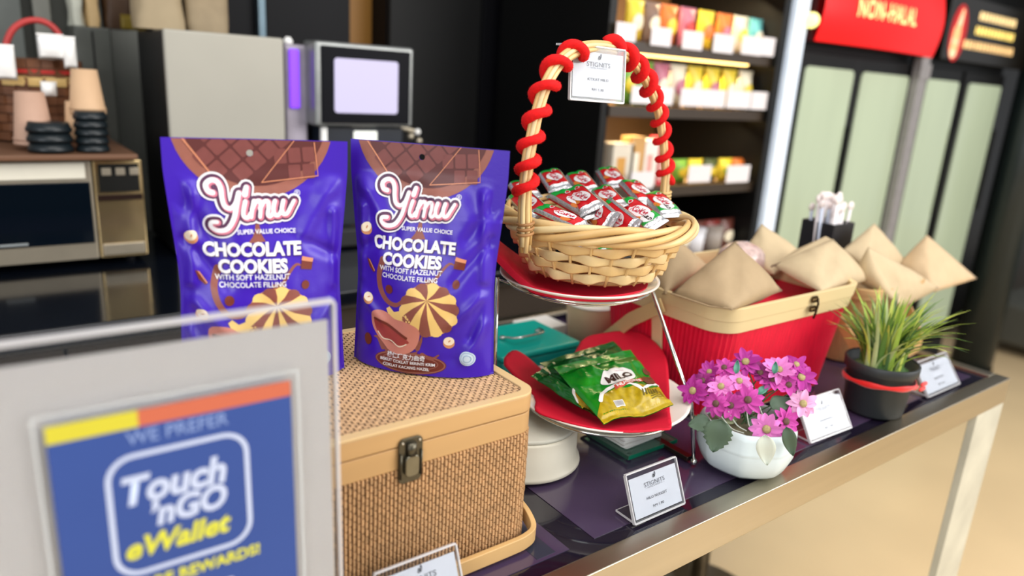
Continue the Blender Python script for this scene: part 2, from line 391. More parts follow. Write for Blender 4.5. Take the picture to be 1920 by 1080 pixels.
# brown basket with red hoop at the far left
bx = atY(70, 150, YM+.30)
t = thing('gift_basket', 'brown woven basket with a red hoop handle behind the paper cups', 'basket', (bx.x, YM+.26, zt))
c0 = Vector((atY(66, 200, YM+.26).x, YM+.26, zt))
zb0 = atY(66, 270, YM+.26).z; zb1 = atY(66, 112, YM+.26).z
mbk = MB()
for i in range(9):
    z = zt+.004+(zb1-zt)*i/9
    for k in range(24):
        a = 2*PI*k/24; q = .085+.012*i/9+(.003 if (k+i) % 2 else 0)
        mbk.box(-.012, .012, -.003, .003, 0, (zb1-zt)/10, Matrix.Translation((c0.x+math.cos(a)*q, c0.y+math.sin(a)*q*.8, z)) @ Matrix.Rotation(a+PI/2, 4, 'Z'))
obj('woven_side', mbk, mat('dark_wicker', (104, 62, 34), .55, var=.25, vs=40), t, world=True, kind='stuff')
obj('liner', MB().lathe([(.074, 0), (.084, zb1-zt-.02)], 24, tuple(c0), sy=.8), mat('liner_brown', (70, 42, 26), .7), t, world=True)
hp = [atY(x, y, YM+.26) for x, y in ((12, 128), (10, 92), (22, 58), (48, 40), (80, 40), (106, 58), (122, 92), (126, 128))]
obj('hoop_handle', MB().tube(spline([tuple(p) for p in hp], 5), .007, 8), mat('red_hoop', (188, 62, 60), .45), t, smooth=True, world=True)
obj('band', MB().lathe([(.100, 0), (.101, .01), (.100, .02)], 28, (c0.x, c0.y, zb1-.055), cap=False, sy=.8), mat('gold_band', (206, 172, 108), .4), t, world=True)
obj('red_band', MB().lathe([(.101, 0), (.102, .008)], 28, (c0.x, c0.y, zb1-.028), cap=False, sy=.8), mat('red_band', (186, 50, 44), .4), t, world=True)
M_wp = mat('white_plastic', (250, 248, 244), .35, var=.02)
for i, (x, y, ww, hh, l) in enumerate(((96, 88, 44, 42, 'rounded white stand-in highlight at the brown gift basket'), (131, 100, 22, 54, 'narrow white stand-in highlight beside the rounded one by the gift basket'), (8, 118, 36, 60, 'white stand-in highlight at the left rim of the brown gift basket'), (92, 168, 26, 26, 'small white stand-in highlight in front of the gift basket'))):
    p = atY(x, y, YM+.155 if i != 3 else YM+.13); k = (p-CAM).dot(fw)/F_PX
    s_ = thing('highlight_blob', l, 'highlight_blob', tuple(p))  # white pillow shape stands in for a bright highlight
    obj('pillow', MB().grid(8, 8, lambda a, b: ((a-.5)*ww*k, -.010*math.sin(PI*a)*math.sin(PI*b), (b-.5)*hh*k)).grid(8, 8, lambda a, b: ((a-.5)*ww*k, .010*math.sin(PI*a)*math.sin(PI*b), (b-.5)*hh*k), True), M_wp, s_, smooth=True, weld=True)
    obj('seal', MB().box(-ww*k*.5, ww*k*.5, -.001, .001, hh*k*.48, hh*k*.56), M_wp, s_)  # upper lip of the same stand-in highlight

# ---------------------------------------------------------------- coffee machine
xs0 = .374; xs1 = .634; zt2 = 1.458
yb = 2.06
M_body = mat('machine_dark', (24, 25, 26), .4, var=.1, vs=5); M_silver = mat('machine_silver', (172, 168, 156), .5, metal=.15, var=.05, vs=4)
t = thing('coffee_machine', 'large coffee machine with silver front, purple lit column and touch screen head', 'coffee machine', (.6, YM, .95))
obj('case', MB().box(xs0, xs1, YM+.012, yb, .955, zt2), M_body, t, world=True, bevel=.006)
obj('front_panel', MB().box(xs0-.001, xs1, YM-.004, YM+.012, .958, zt2), M_silver, t, world=True, bevel=.005)
x2 = atY(586, 150, YM).x
lc = obj('column', MB().box(xs1+.012, x2, YM+.03, YM+.24, .955, zt2-.01), mat('column_silver', (168, 160, 172), .45, metal=.3), t, world=True, bevel=.008)
mp = mat('purple_light', (130, 66, 235), .4, emit=.8, var=0)
za, zb_ = atY(560, 205, YM).z, atY(560, 92, YM).z
obj('light_strip', MB().box(xs1+.022, x2-.022, YM+.022, YM+.03, za, zb_), mp, lc, world=True, bevel=.004)
obj('cap_knob', MB().lathe([(.010, 0), (.012, .008), (.006, .018)], 16, (xs1+.03, YM+.05, zt2-.012)), M_wp, lc, world=True, smooth=True)
A = atY(590, 75, YM-.03); B_ = atY(777, 90, YM-.03); C_ = atY(597, 237, YM-.03)
hd = obj('screen_head', MB().box(A.x, B_.x, YM-.03, YM+.05, C_.z, A.z), mat('head_silver', (150, 152, 150), .3, metal=.6), t, world=True, bevel=.008)
obj('bezel', MB().box(A.x+.014, B_.x-.012, YM-.035, YM-.029, C_.z+.008, A.z-.01), mat('bezel_black', (3, 4, 12), .5, var=0, spec=.15), hd, world=True, bevel=.003)
q0 = atY(626, 108, YM-.035); q1 = atY(744, 214, YM-.035)
scr = obj('screen', MB().prism(rr(q1.x-q0.x, q0.z-q1.z, .008), .003, lambda x, y, z: ((q0.x+q1.x)/2+x, YM-.036-z, (q0.z+q1.z)/2+y)), mat('lit_screen', (186, 180, 210), .6, emit=.30, var=0), hd, world=True)
fn = plane_fn((0, YM-.0395, 0), (1, 0, 0), (0, 0, 1)); W_, H_ = q1.x-q0.x, q0.z-q1.z; ox = q0.x; oz = q1.z
Art().rrect(ox+W_*.5, oz+H_*.72, W_*.9, H_*.02, .001).rrect(ox+W_*.27, oz+H_*.38, W_*.3, H_*.04, .002).rrect(ox+W_*.22, oz+H_*.86, W_*.25, H_*.02, .001).emit('screen_lines', fn, mat('screen_grey', (140, 138, 166), .5, emit=.2, var=0), hd)
mpk = mat('screen_pink', (200, 110, 160), .5, emit=.2, var=0)
Art().disc(ox+W_*.4, oz+H_*.77, .007, .006).emit('screen_pink', fn, mpk, hd); Art().rrect(ox+W_*.84, oz+H_*.27, .02, .034, .006).emit('screen_pink', fn, mpk, hd)
Art().disc(ox+W_*.66, oz+H_*.47, .007, .010).emit('screen_cup', fn, mat('screen_dark', (60, 50, 70), .5, emit=.05, var=0), hd)
Art().rrect(ox+W_*.60, oz+H_*.22, .024, .028, .006).emit('screen_cream', fn, mat('screen_cream', (220, 180, 150), .5, emit=.2, var=0), hd)
e0 = atY(600, 240, YM).x; e1 = atY(756, 240, YM).x
lb = obj('dispenser', MB().box(e0, e1, YM+.0, YM+.12, 1.0, C_.z-.004), mat('dispenser', (28, 34, 44), .3), t, world=True, bevel=.004)
obj('lamp', MB().box(atY(662, 255, YM).x, atY(706, 255, YM).x, YM-.006, YM, C_.z-.04, C_.z-.012), mat('lamp_white', (230, 232, 224), .3, emit=.6, var=0), lb, world=True, bevel=.004)
obj('side_rail', MB().box(e0, e0+.014, YM-.012, YM, 1.0, C_.z-.004), M_wp, lb, world=True)
obj('drip_tray', MB().box(e0, e1, YM-.05, YM, .955, 1.0), M_body, t, world=True, bevel=.004)
kn = atY(786, 248, YM)
for (dx, dz) in ((0, 0), (-.02, -.012), (.006, -.024)): obj('steam_knob', MB().ball((kn.x+dx, YM+.01, kn.z+dz), .009), M_ms if dx else M_wp, t, smooth=True, world=True)
obj('steam_arm', MB().tube([(B_.x-.03, YM+.02, C_.z), (kn.x, YM+.015, kn.z)], .006, 8), M_ms, t, world=True)
# dark grinder box to the left
a = atX(140, 50, .22)
xg = .30; yg = 2.105; zg = atY(170, 50, yg+.03).z
t = thing('grinder_cabinet', 'tall dark grey cabinet behind the counter, between microwave and silver coffee machine', 'cabinet', (xg, yg+.1, 0))
yg = 2.105
obj('case', MB().box(atY(137, 50, yg+.03).x, atY(208, 50, yg+.03).x, yg+.03, yg+.19, .0, zg), mat('grinder_grey', (84, 86, 80), .45), t, world=True, bevel=.006)
obj('door_gap', MB().box(atY(170, 50, yg+.03).x, atY(173, 50, yg+.03).x, yg+.028, yg+.031, .1, zg-.01), M_dark, t, world=True)
# paper bags on top of the machines
def sack(px0, px1, py, Y, zbase, hh, m, label, lean=0):
    x0 = atY(px0, py, Y).x; x1 = atY(px1, py, Y).x; w_ = (x1-x0)/2; cx = (x0+x1)/2
    t = thing('paper_sack', label, 'bag', (cx, Y+.05, zbase+.0015))
    def f(a, b):
        an = 2*PI*a; q = (abs(math.cos(an))**.5*math.copysign(1, math.cos(an)), abs(math.sin(an))**.5*math.copysign(1, math.sin(an)))
        n_ = noise.noise(Vector((a*6, b*5, px0)))*.006
        return (q[0]*(w_+n_), q[1]*(.045*(1-.6*b)+n_), b*hh)
    obj('sack_body', MB().grid(40, 12, f), m, t, smooth=True, weld=True)
    obj('folded_top', MB().box(-w_*.95, w_*.95, -.014, .014, hh*.96, hh+.02), m, t, bevel=.004)
M_sack = mat('sack_kraft', (164, 146, 116), .7, var=.1, vs=12)
sack(258, 352, 45, YM+.12, zt2, .26, M_sack, 'broad beige coffee sack standing left on the silver coffee machine')
sack(358, 436, 45, YM+.12, zt2, .24, mat('sack_kraft2', (150, 132, 104), .7, var=.1), 'narrower beige coffee sack standing right on the silver coffee machine')
sack(136, 162, 45, yg+.07, zg, .22, mat('sack_white', (206, 206, 190), .6), 'slim off-white bag standing at the left end of the grey cabinet')
sack(164, 192, 45, yg+.07, zg, .22, mat('sack_tan', (202, 170, 120), .6), 'slim tan bag standing beside the off-white bag on the grey cabinet')
sack(200, 252, 45, yg+.07, zg, .25, mat('sack_brown', (66, 42, 20), .6), 'dark brown bag standing between the tan bag and the beige sacks')
q = atY(243, 38, yg+.1)
g = thing('yellow_packet', 'small yellow packet lying in front of the dark brown bag', 'packet', (q.x, yg+.045, zg))
obj('packet_body', MB().box(-.03, .03, -.012, .012, 0, .03), mat('dull_yellow', (120, 100, 20), .5), g, bevel=.005)
obj('flap', MB().box(-.03, .03, -.002, .002, .03, .036), mat('dull_yellow', (120, 100, 20)), g)
# ================================================================ RIGHT BACKGROUND: shelf unit and two glass door fridges
YS = 1.56
M_fr = mat('fridge_black', (14, 14, 14), .4, var=.1, vs=3, spec=.25)
M_shb = mat('shelf_back', (92, 66, 38), .6, var=.15, vs=4)
M_shw = mat('shelf_warm', (120, 92, 58), .5, var=.1)
x0 = atY(1157, 60, YS).x; x1 = atY(1462, 60, YS).x; x2 = atY(1500, 20, YS).x
su = thing('display_shelf', 'tall lit snack display shelf with black frame left of the drinks fridges', 'shelf', ((x0+x1)/2, YS, 0))
obj('side_panel', MB().box(x0-.015, x0+.012, YS+.02, 2.1, .05, 2.2), M_fr, su, world=True)
obj('side_panel', MB().box(x1-.006, x1+.03, YS-.01, 2.1, .05, 2.2), M_fr, su, world=True)
obj('back_panel', MB().box(x0+.012, x1-.006, 2.06, 2.1, .05, 2.2), M_shb, su, world=True)
obj('plinth', MB().box(x0+.012, x1-.006, YS+.02, 2.06, .05, .12), M_fr, su, world=True)
Zs = [.42, atY(1370, 478, YS).z, atY(1380, 345, YS).z, atY(1300, 205, YS).z, atY(1300, 90, YS).z, 1.80]
for i, z in enumerate(Zs):
    sh = obj('shelf_board', MB().box(x0+.012, x1-.006, YS+.02, 2.06, z-.016, z), M_shw, su, world=True)
    obj('ticket_rail', MB().box(x0+.012, x1-.006, YS+.012, YS+.02, z-.03, z+.002), mat('rail_dark', (52, 40, 28), .4), sh, world=True)
M_warm = mat('warm_tube', (255, 214, 130), .4, emit=5, var=0)
for z in (Zs[5]-.02, Zs[4]-.02, Zs[3]-.02):
    obj('light_tube', MB().tube([(x0+.03, YS+.09, z-.006), (x1-.03, YS+.09, z-.006)], .007, 8), M_warm, su, world=True)
for z, p in ((1.72, 9), (1.47, 5), (1.30, 3), (1.10, 2)): area('shelf_light', ((x0+x1)/2, YS+.10, z), ((x0+x1)/2, YS+.25, z-.3), .6, .05, p, (1, .78, .45))
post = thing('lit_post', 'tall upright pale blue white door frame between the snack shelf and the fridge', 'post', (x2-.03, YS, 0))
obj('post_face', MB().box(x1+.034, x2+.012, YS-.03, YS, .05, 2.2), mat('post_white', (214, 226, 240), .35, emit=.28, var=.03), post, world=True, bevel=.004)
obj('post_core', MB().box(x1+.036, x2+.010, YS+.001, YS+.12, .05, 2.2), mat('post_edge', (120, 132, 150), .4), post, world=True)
# packs: fold top pouches in rows
def snack(px, Y, z, w, h, cols, label, grp, tilt=0):
    x = atY(px, 100, Y).x if px is not None else 0
    t = thing('snack_pack', label, 'snack', (x, Y, z), tilt, grp)
    def f(sg):
        return lambda a, b: ((a-.5)*w*(1-.06*math.sin(PI*b)), sg*.022*(math.sin(PI*a)**.7)*(math.sin(PI*min(1, b*1.0)*.93)**.8), b*h)
    obj('pack_body', MB().grid(8, 8, f(-1)).grid(8, 8, f(1), True), mat('pk_%d_%d_%d' % cols[0], cols[0], .35, var=.12, vs=25), t, smooth=True, weld=True)
    A = Art().disc(0, h*.5, w*.3, h*.2)
    A.emit('label_patch', lambda u, v, o: (u, -.024*(math.sin(PI*(u/w+.5))**.7)*(math.sin(PI*v/h*.93)**.8)-.002, v), mat('pk_%d_%d_%d' % cols[1], cols[1], .4, var=.05), t, L=.02)
    obj('top_seal', MB().box(-w*.5, w*.5, -.0015, .0015, h*.97, h*1.05), mat('pk_%d_%d_%d' % cols[0], cols[0]), t)
    return t
Y_, O_, R_, G_, W__, T_, P_ = (236, 206, 60), (222, 120, 50), (190, 50, 44), (120, 170, 60), (236, 226, 200), (110, 190, 190), (190, 110, 130)
names = {Y_: 'yellow', O_: 'orange', R_: 'red', G_: 'green', W__: 'cream', T_: 'turquoise', P_: 'pink'}
ordn = ['first', 'second', 'third', 'fourth', 'fifth', 'sixth', 'seventh', 'eighth', 'ninth', 'tenth']
def row(pxs, z, cols, w, h, where, grp, Y=YS+.07):
    for i, px in enumerate(pxs):
        a, b = cols[i]
        snack(px, Y, z, w, h, cols[i], '%s snack pack with %s patch, %s from left on the %s' % (names[a], names[b], ordn[i], where), grp)
row([1182, 1214, 1246, 1281, 1316, 1350, 1381, 1410], Zs[4]+.001, [(Y_, W__), ((120, 96, 84), W__), (O_, Y_), (P_, R_), (Y_, O_), (O_, P_), (W__, Y_), (T_, W__), (O_, G_)], .072, .115, 'top shelf row', 'snack packs on the top shelf') if not names.update({(120, 96, 84): 'brown'}) else 0
row([1180, 1212, 1243, 1275, 1308, 1341, 1373, 1404], Zs[3]+.001, [(G_, Y_), (G_, W__), (P_, W__), (W__, P_), (Y_, W__), (Y_, P_), (Y_, W__), (W__, Y_), (Y_, O_)], .074, .125, 'middle shelf row', 'snack packs on the middle shelf')
row([1270, 1300, 1330, 1360, 1388, 1414], Zs[2]+.001, [(O_, R_), (G_, Y_), (Y_, G_), ((70, 80, 40), Y_), (Y_, G_), (O_, Y_)], .072, .075, 'lower shelf row', 'small snack packs on the lower shelf') if not names.update({(70, 80, 40): 'dark green'}) else 0
row([1322, 1350, 1380, 1408], Zs[1]+.001, [((120, 40, 34), W__), ((96, 50, 40), O_), ((120, 40, 34), W__), ((96, 50, 40), W__)], .085, .11, 'bottom shelf', 'dark red packs on the bottom shelf') if not names.update({(120, 40, 34): 'dark red', (96, 50, 40): 'maroon'}) else 0
M_tk = mat('ticket_white', (226, 220, 222), .5, var=.02)
def ticket(px, py, wpx, hpx, label, grp, Y=YS+.004):
    p = atY(px, py, Y); k = (p-CAM).dot(fw)/F_PX
    t = thing('price_ticket', label, 'price tag', tuple(p), 0, grp)
    w_ = atY(px+wpx/2, py, Y).x-atY(px-wpx/2, py, Y).x; h_ = hpx*k
    obj('card', MB().box(-w_/2, w_/2, -.001, .001, -h_/2, h_/2), M_tk, t, bevel=.0005)
    obj('clip', MB().box(-w_*.2, w_*.2, .001, .008, h_*.1, h_*.4), mat('clip_grey', (180, 180, 180)), t)
for i, (x, y) in enumerate(((1174, 60), (1240, 69), (1299, 76), (1357, 82), (1410, 86))): ticket(x, y, 38, 33, 'white price ticket, %s from the left under the top snack row' % ordn[i], 'price tickets under the top row')
ticket(1441, 88, 24, 33, 'pale green price ticket at the right end of the top snack row', 'price tickets under the top row')
for i, (x, y, w_) in enumerate(((1206, 178, 44), (1245, 180, 34), (1298, 183, 44), (1340, 185, 40), (1386, 187, 46), (1424, 189, 34))): ticket(x, y, w_, 32, 'white price ticket, %s from the left under the middle snack row' % ordn[i], 'price tickets under the middle row')
for i, (x, y) in enumerate(((1204, 338), (1312, 326), (1384, 326))): ticket(x, y, 42, 32, 'white price ticket, %s from the left under the lower snack row' % ordn[i], 'price tickets under the lower row')
# white cartons at the shelf's left end
M_ct = mat('carton_cream', (222, 214, 196), .6, var=.06, vs=10)
zc = Zs[2]
for i, (px, wd, hh, c_, nm) in enumerate(((1160, .09, .13, (214, 204, 186), 'cream carton with orange stripe'), (1186, .06, .15, (196, 150, 90), 'tan and cream carton'), (1212, .06, .14, (232, 224, 214), 'white carton'), (1232, .022, .15, (214, 60, 70), 'slim red carton'))):
    x = atY(px, 280, YS+.07).x
    t = thing('snack_carton', '%s on the lower shelf behind the red wound basket handle' % nm, 'carton', (x, YS+.07, zc+.001))
    obj('carton_box', MB().box(-wd/2, wd/2, -.025, .025, 0, hh), mat('ct%d' % i, c_, .6, var=.06), t, bevel=.002)
    obj('carton_stripe', MB().box(-wd*.3, wd*.1, -.0262, -.025, hh*.1, hh*.7), mat('ct_stripe%d' % i, ((206, 150, 70), (236, 226, 206), (222, 160, 150), (240, 220, 210))[i], .6), t)
    obj('lid_flap', MB().box(-wd*.49, wd*.49, -.0255, .0255, hh, hh+.003), mat('ct%d' % i, c_), t)
# cups on the lower shelf
for i, (px, py) in enumerate(((1258, 430), (1292, 425))):
    p = atY(px, py+45, YS+.16)
    t = thing('white_tub', ('white lidded tub, left one low in the snack shelf behind the basket', 'greyish lidded tub, right one low in the snack shelf')[i], 'tub', (p.x, YS+.05+.02, Zs[1]+.002))
    m_ = mat('tub%d' % i, ((214, 214, 220), (150, 140, 132))[i], .5)
    obj('tub_body', MB().lathe([(.036, 0), (.042, .085)], 24), m_, t, smooth=True); obj('tub_lid', MB().lathe([(.044, .085), (.044, .093), (.03, .097)], 24), m_, t)

# ---------------------------------------------------------------- fridges
M_gl = mat('fridge_glass', (176, 190, 164), .14, var=.10, vs=1.6, spec=.7, stretch=(2.4, 1, .5))  # pale green diffuse colour stands in for the lit fridge interior
M_gp = mat('grey_post', (150, 146, 146), .4, metal=.3)
zt_, zb2 = 1.507, .30
def fridge(pa, pb, pc, pd, name):
    X = [atY(px, 150, YS).x for px in (pa, pb, pc, pd)]
    xl_, xr_ = X[0]-.06, X[3]+.05
    t = thing('drinks_fridge', name, 'fridge', ((xl_+xr_)/2, YS, 0))
    obj('cabinet_body', MB().box(xl_, xr_, YS+.025, YS+.55, .02, 1.95), M_fr, t, world=True, bevel=.005)
    for a, b in ((X[0], X[1]), (X[2], X[3])):
        d = obj('door', MB().box(a-.035, b+.03, YS+.002, YS+.024, zb2-.06, zt_+.05), M_fr, t, world=True, bevel=.004)
        obj('glass', MB().prism(rr(b-a, zt_-zb2, .02), .006, lambda x, y, z: ((a+b)/2+x, YS+.002-z, (zt_+zb2)/2+y)), M_gl, d, world=True)
        obj('gasket', MB().box(b+.008, b+.02, YS-.02, YS+.001, .9, 1.3), M_fr, d, world=True, bevel=.003)
    obj('kick_grille', MB().box(xl_+.02, xr_-.02, YS+.005, YS+.02, .04, .2), mat('grille', (30, 30, 30), .5), t, world=True)
    return t, xl_, xr_
f1, a1, b1 = fridge(1506, 1598, 1614, 1703, 'black double door drinks fridge under the red lit sign')
f2, a2, b2 = fridge(1738, 1799, 1818, 1880, 'black double door drinks fridge under the black bottle sign')
gp = thing('steel_upright', 'slim grey steel upright between the two drinks fridges', 'post', (3.25, YS, 0))
xa_ = atY(1722, 110, YS-.02).x; xb_ = atY(1737, 110, YS-.02).x
obj('bar', MB().box(xa_, xb_, YS-.04, YS-.005, .02, 1.59), M_gp, gp, world=True, bevel=.003)
obj('bracket', MB().box(xa_-.01, xb_+.01, YS-.045, YS-.04, 1.5, 1.56), M_gp, gp, world=True)
# lit signs
YN = YS-.04
p0 = atY(1524, 76, YN); p1 = atY(1745, 106, YN); p2 = atY(1762, 18, YN)
sg = thing('red_light_box_sign', 'curved red lit sign with pale words above the left drinks fridge', 'sign', ((p0.x+p1.x)/2, YN, p0.z))
cx, w_, hh = (p0.x+p1.x)/2, p1.x-p0.x, .24
def sgf(u, v, o): return (u, -.035*math.cos(PI*u/w_*.9)-.02*math.sin(PI*v/hh)-o, v)
obj('lit_face', MB().grid(80, 20, lambda a, b: sgf((a-.5)*w_, b*hh, 0)), mat('sign_red', (226, 8, 10), .3, emit=.55, var=.05, vs=3), sg, smooth=True)
obj('housing', MB().box(-w_/2, w_/2, .005, .035, .0, hh), mat('sign_case', (60, 8, 8), .4), sg)
A = Art(); A.add(*TX['nonh'], dx=-.06, dy=hh*.52); A.emit('sign_text', sgf, mat('sign_cream', (255, 216, 140), .4, emit=1.0, var=0), sg, L=.02, off=.006)
p0 = atY(1765, 110, YN); p1 = atY(1925, 130, YN)
sg = thing('bottle_sign', 'black sign with red oval bottle emblem and three pale lines, above right fridge', 'sign', ((p0.x+p1.x)/2, YN, 1.60))
w_ = p1.x-p0.x
obj('panel', MB().box(-w_/2, w_/2, 0, .03, -.01, .25), mat('sign_black', (18, 14, 8), .3), sg, bevel=.004)
fn2 = plane_fn((0, 0, 0), (1, 0, 0), (0, 0, 1))
ov = Art().disc(-w_/2+.10, .10, .075, .115).emit('red_oval', fn2, mat('oval_red', (170, 10, 12), .4, emit=.4, var=0), sg, off=.001)
Art().stroke([(-w_/2+.085, .03), (-w_/2+.09, .10)], .034, False).stroke([(-w_/2+.09, .10), (-w_/2+.108, .185)], [.028, .012], False).emit('bottle', fn2, mat('bottle_cream', (240, 190, 150), .4, emit=.7, var=0), sg, off=.002)
for i, (y0, xa, xb, c_) in enumerate(((.185, .27, .66, (232, 200, 140)), (.125, .26, .68, (240, 208, 110)), (.062, .17, .72, (222, 180, 120)))):
    A = Art(); x = xa; random.seed(i)
    while x < xb-.02:
        ww = random.uniform(.02, .034); A.rrect(-w_/2+x+ww/2, y0, ww, .034, .006); x += ww+.008
    A.emit('lit_line', fn2, mat('line%d' % i, c_, .4, emit=.75, var=0), sg, off=.001)['kind'] = 'stuff'
b_ = atY(1522, 38, YN)
s_ = thing('small_lamp', 'small round yellowish lamp glowing left of the red sign', 'lamp', (b_.x, YN, b_.z))
obj('bulb', MB().ball((0, 0, 0), .026), mat('bulb_yellow', (250, 240, 150), .4, emit=1.5, var=0), s_, smooth=True); obj('socket', MB().box(-.02, .02, .0, .04, -.012, .012), M_fr, s_)
struct('trim_1', MB().box(a1, 9, YS-.01, YS+.5, 1.96, 2.6), M_fr)
struct('wall_right', MB().box(b2+.05, 9, YS+.3, YS+.5, 0, 2.6), M_fr)
e = thing('dark_column', 'dark rounded column right of the second fridge', 'column', (b2+.14, YS-.1, 0))
obj('shaft', MB().lathe([(.1, 0), (.1, 2.4)], 24), mat('column_dark', (30, 38, 38), .35), e, smooth=True); obj('collar', MB().lathe([(.106, 0), (.106, .05)], 24), M_fr, e)
bq = thing('grey_bench', 'low dark grey cushioned bench on the floor at the far right', 'bench', (5.1, 1.3, 0))
obj('seat', MB().box(4.84, 6.2, .55, 1.66, .06, .31), mat('bench_grey', (82, 82, 74), .6, var=.08, vs=5), bq, world=True, bevel=.03, seg=4)
for (x, y) in ((4.92, .63), (6.1, .63), (4.92, 1.58), (6.1, 1.58)): obj('leg', MB().lathe([(.02, 0), (.025, .06)], 12, (x, y, 0)), M_dark, bq, world=True)
# ================================================================ STEEL TABLE
Z0 = .90; XR = 1.585; YF = .463; YB = 1.21; XL = -.75
M_glass = mat('dark_glass', (24, 19, 34), .05, var=0, spec=.8)
M_tint = mat('violet_panel', (66, 52, 78), .16, var=.06, vs=5, spec=.55, coat=.5)
t = thing('display_table', 'long brushed steel table with dark glass top holding the whole snack display', 'table', (.42, .84, 0))
rw = .027; rh = .052
obj('front_rail', MB().box(XL, XR, YF, YF+rw, Z0-rh, Z0), M_steel, t, world=True, bevel=.0015)
obj('back_rail', MB().box(XL, XR, YB-rw, YB, Z0-rh, Z0), M_steel, t, world=True, bevel=.0015)
obj('end_rail', MB().box(XR-rw, XR, YF+rw, YB-rw, Z0-rh, Z0), M_steel, t, world=True, bevel=.0015)
obj('end_rail', MB().box(XL, XL+rw, YF+rw, YB-rw, Z0-rh, Z0), M_steel, t, world=True, bevel=.0015)
obj('glass_top', MB().box(XL+rw, XR-rw, YF+rw, YB-rw, Z0-.012, Z0-.004), M_glass, t, world=True)
ys_ = .512
for a, b in ((-.72, .03), (.05, .495), (.533, 1.02), (1.05, 1.53)):
    obj('tinted_panel', MB().box(a, b, ys_, YB-.06, Z0-.004, Z0-.0032), M_tint, t, world=True)
obj('grey_strip', MB().box(.452, .478, ys_+.004, YB-.08, Z0-.0032, Z0-.0028), mat('grey_tint', (50, 52, 66), .15, var=0, coat=.5), t, world=True)
lw = .118; ld = .014
for x in (XR-lw-.0005, XL+.0005):
    for y in (YF+.0008, YB-ld-.0008):
        obj('leg', MB().box(x, x+lw, y, y+ld, .006, Z0-rh), M_steelw, t, world=True, bevel=.001)
        obj('foot_pad', MB().box(x+.01, x+lw-.01, y+.002, y+ld-.002, 0, .006), M_dark, t, world=True)
# round base on the floor under the table
p = at(1290, 1075, .0)
g = thing('bar_stool', 'round dark steel pedestal foot standing on the floor beneath the table', 'stool', tuple(at(1300, 1135, 0)))
obj('disc', MB().lathe([(.0, 0), (.2, 0), (.2, .01), (.05, .03), (.03, .04)], 40), mat('pedestal', (96, 84, 66), .35, metal=.6), g, smooth=True)
obj('pole', MB().lathe([(.025, .04), (.025, .55)], 16), M_steel, g, smooth=True)
obj('seat', MB().lathe([(.0, .55), (.16, .55), (.17, .56), (.17, .585), (.0, .59)], 32), M_fr, g, smooth=True)

# ================================================================ ACRYLIC HOLDERS
M_acr = mat('clear_acrylic', (248, 250, 252), .03, var=0, trans=1, spec=.5, ior=1.3)
M_acre = mat('acrylic_edge', (226, 224, 226), .15, var=0, alpha=.62, spec=.9)
M_card = mat('white_card', (224, 226, 234), .5, var=.02)
M_ink = mat('grey_ink', (120, 122, 132), .6, var=0); M_inkd = mat('dark_ink', (70, 70, 80), .6, var=0)
def card_print(c, W, H, lines, fn, big=1.0):
    A = Art()
    A.stroke([(-.001, H*.30), (.0002, H*.36), (.0012, H*.33), (.0004, H*.29)], .0004*big).stroke([(.0016, H*.31), (.003, H*.40), (.0038, H*.36), (.0022, H*.30)], .0004*big)
    A.emit('logo_mark', fn, M_inkd, c, off=.0003)
    A = Art(); A.add(*TX['brand'], dy=H*.2, k=big); A.emit('logo_text', fn, M_ink, c, off=.0003)
    A = Art(); A.add(*TX['brand2'], dy=H*.13, k=big); A.emit('logo_subtitle', fn, M_ink, c, off=.0003)
    A = Art(); A.add(*TX[lines[0]], dy=-H*.08, k=big); A.emit('item_name', fn, M_inkd, c, off=.0003)
    A = Art(); A.add(*TX[lines[1]], dy=-H*.27, k=big); A.emit('price', fn, M_inkd, c, off=.0003)
def holder(name, label, loc, W, H, lean, rz, lines, foot=.032, flip=False, th=.0016, rot=None, big=1.0):
    """L-shaped clear holder: leaning pocket with a card, foot behind it. origin: front bottom edge centre"""
    t = thing(name, label, 'price tag', loc, rz)
    if rot: t.rotation_euler = rot
    s, c = math.sin(lean), math.cos(lean)
    def P(x, y, z): return Vector((x, y*c+z*s, z*c-y*s))   # y: thickness direction, z: up the leaning face
    mp = lambda mb: mb.map(P)
    obj('front_pane', mp(MB().box(-W/2, W/2, -.0012, 0, 0, H)), M_acr, t)
    obj('back_pane', mp(MB().box(-W/2, W/2, .0012, .0024, 0, H)), M_acr, t)
    cd_ = obj('paper_card', mp(MB().box(-W/2+.003, W/2-.003, .0002, .0010, .004, H-.006)), M_card, t)
    for nm, b in (('top_edge', (-W/2, W/2, -.0014, .0028, H, H+.0018)), ('bottom_edge', (-W/2, W/2, -.0014, .0028, -.001, .0014)), ('side_edge', (-W/2-.0012, -W/2+.0004, -.0014, .0028, 0, H)), ('side_edge', (W/2-.0004, W/2+.0012, -.0014, .0028, 0, H))):
        obj(nm, mp(MB().box(*b)), M_acre, t)
    if flip:
        obj('foot', MB().box(-W/2, W/2, (H*s)-.0, (H*s)+foot, H*c-.0006, H*c+.0012), M_acr, t); yy = H*s+foot; zz = H*c
        obj('foot_edge', MB().box(-W/2, W/2, yy, yy+.0012, zz-.0008, zz+.0014), M_acre, t)
        for q in (-1, 1): obj('foot_edge', MB().box(q*W/2-.0007, q*W/2+.0007, H*s, yy, zz-.0008, zz+.0014), M_acre, t)
    else:
        obj('foot', MB().box(-W/2, W/2, 0, foot, 0, .0016), M_acr, t)
        obj('foot_edge', MB().box(-W/2, W/2, foot, foot+.0012, 0, .0018), M_acre, t)
        for q in (-1, 1): obj('foot_edge', MB().box(q*W/2-.0007, q*W/2+.0007, 0, foot, 0, .0020), M_acre, t)
    o = P(0, -.0001, H/2-.001)
    card_print(cd_, W, H, lines, plane_fn(o, P(1, 0, 0), P(0, 0, 1)), big)
    return t
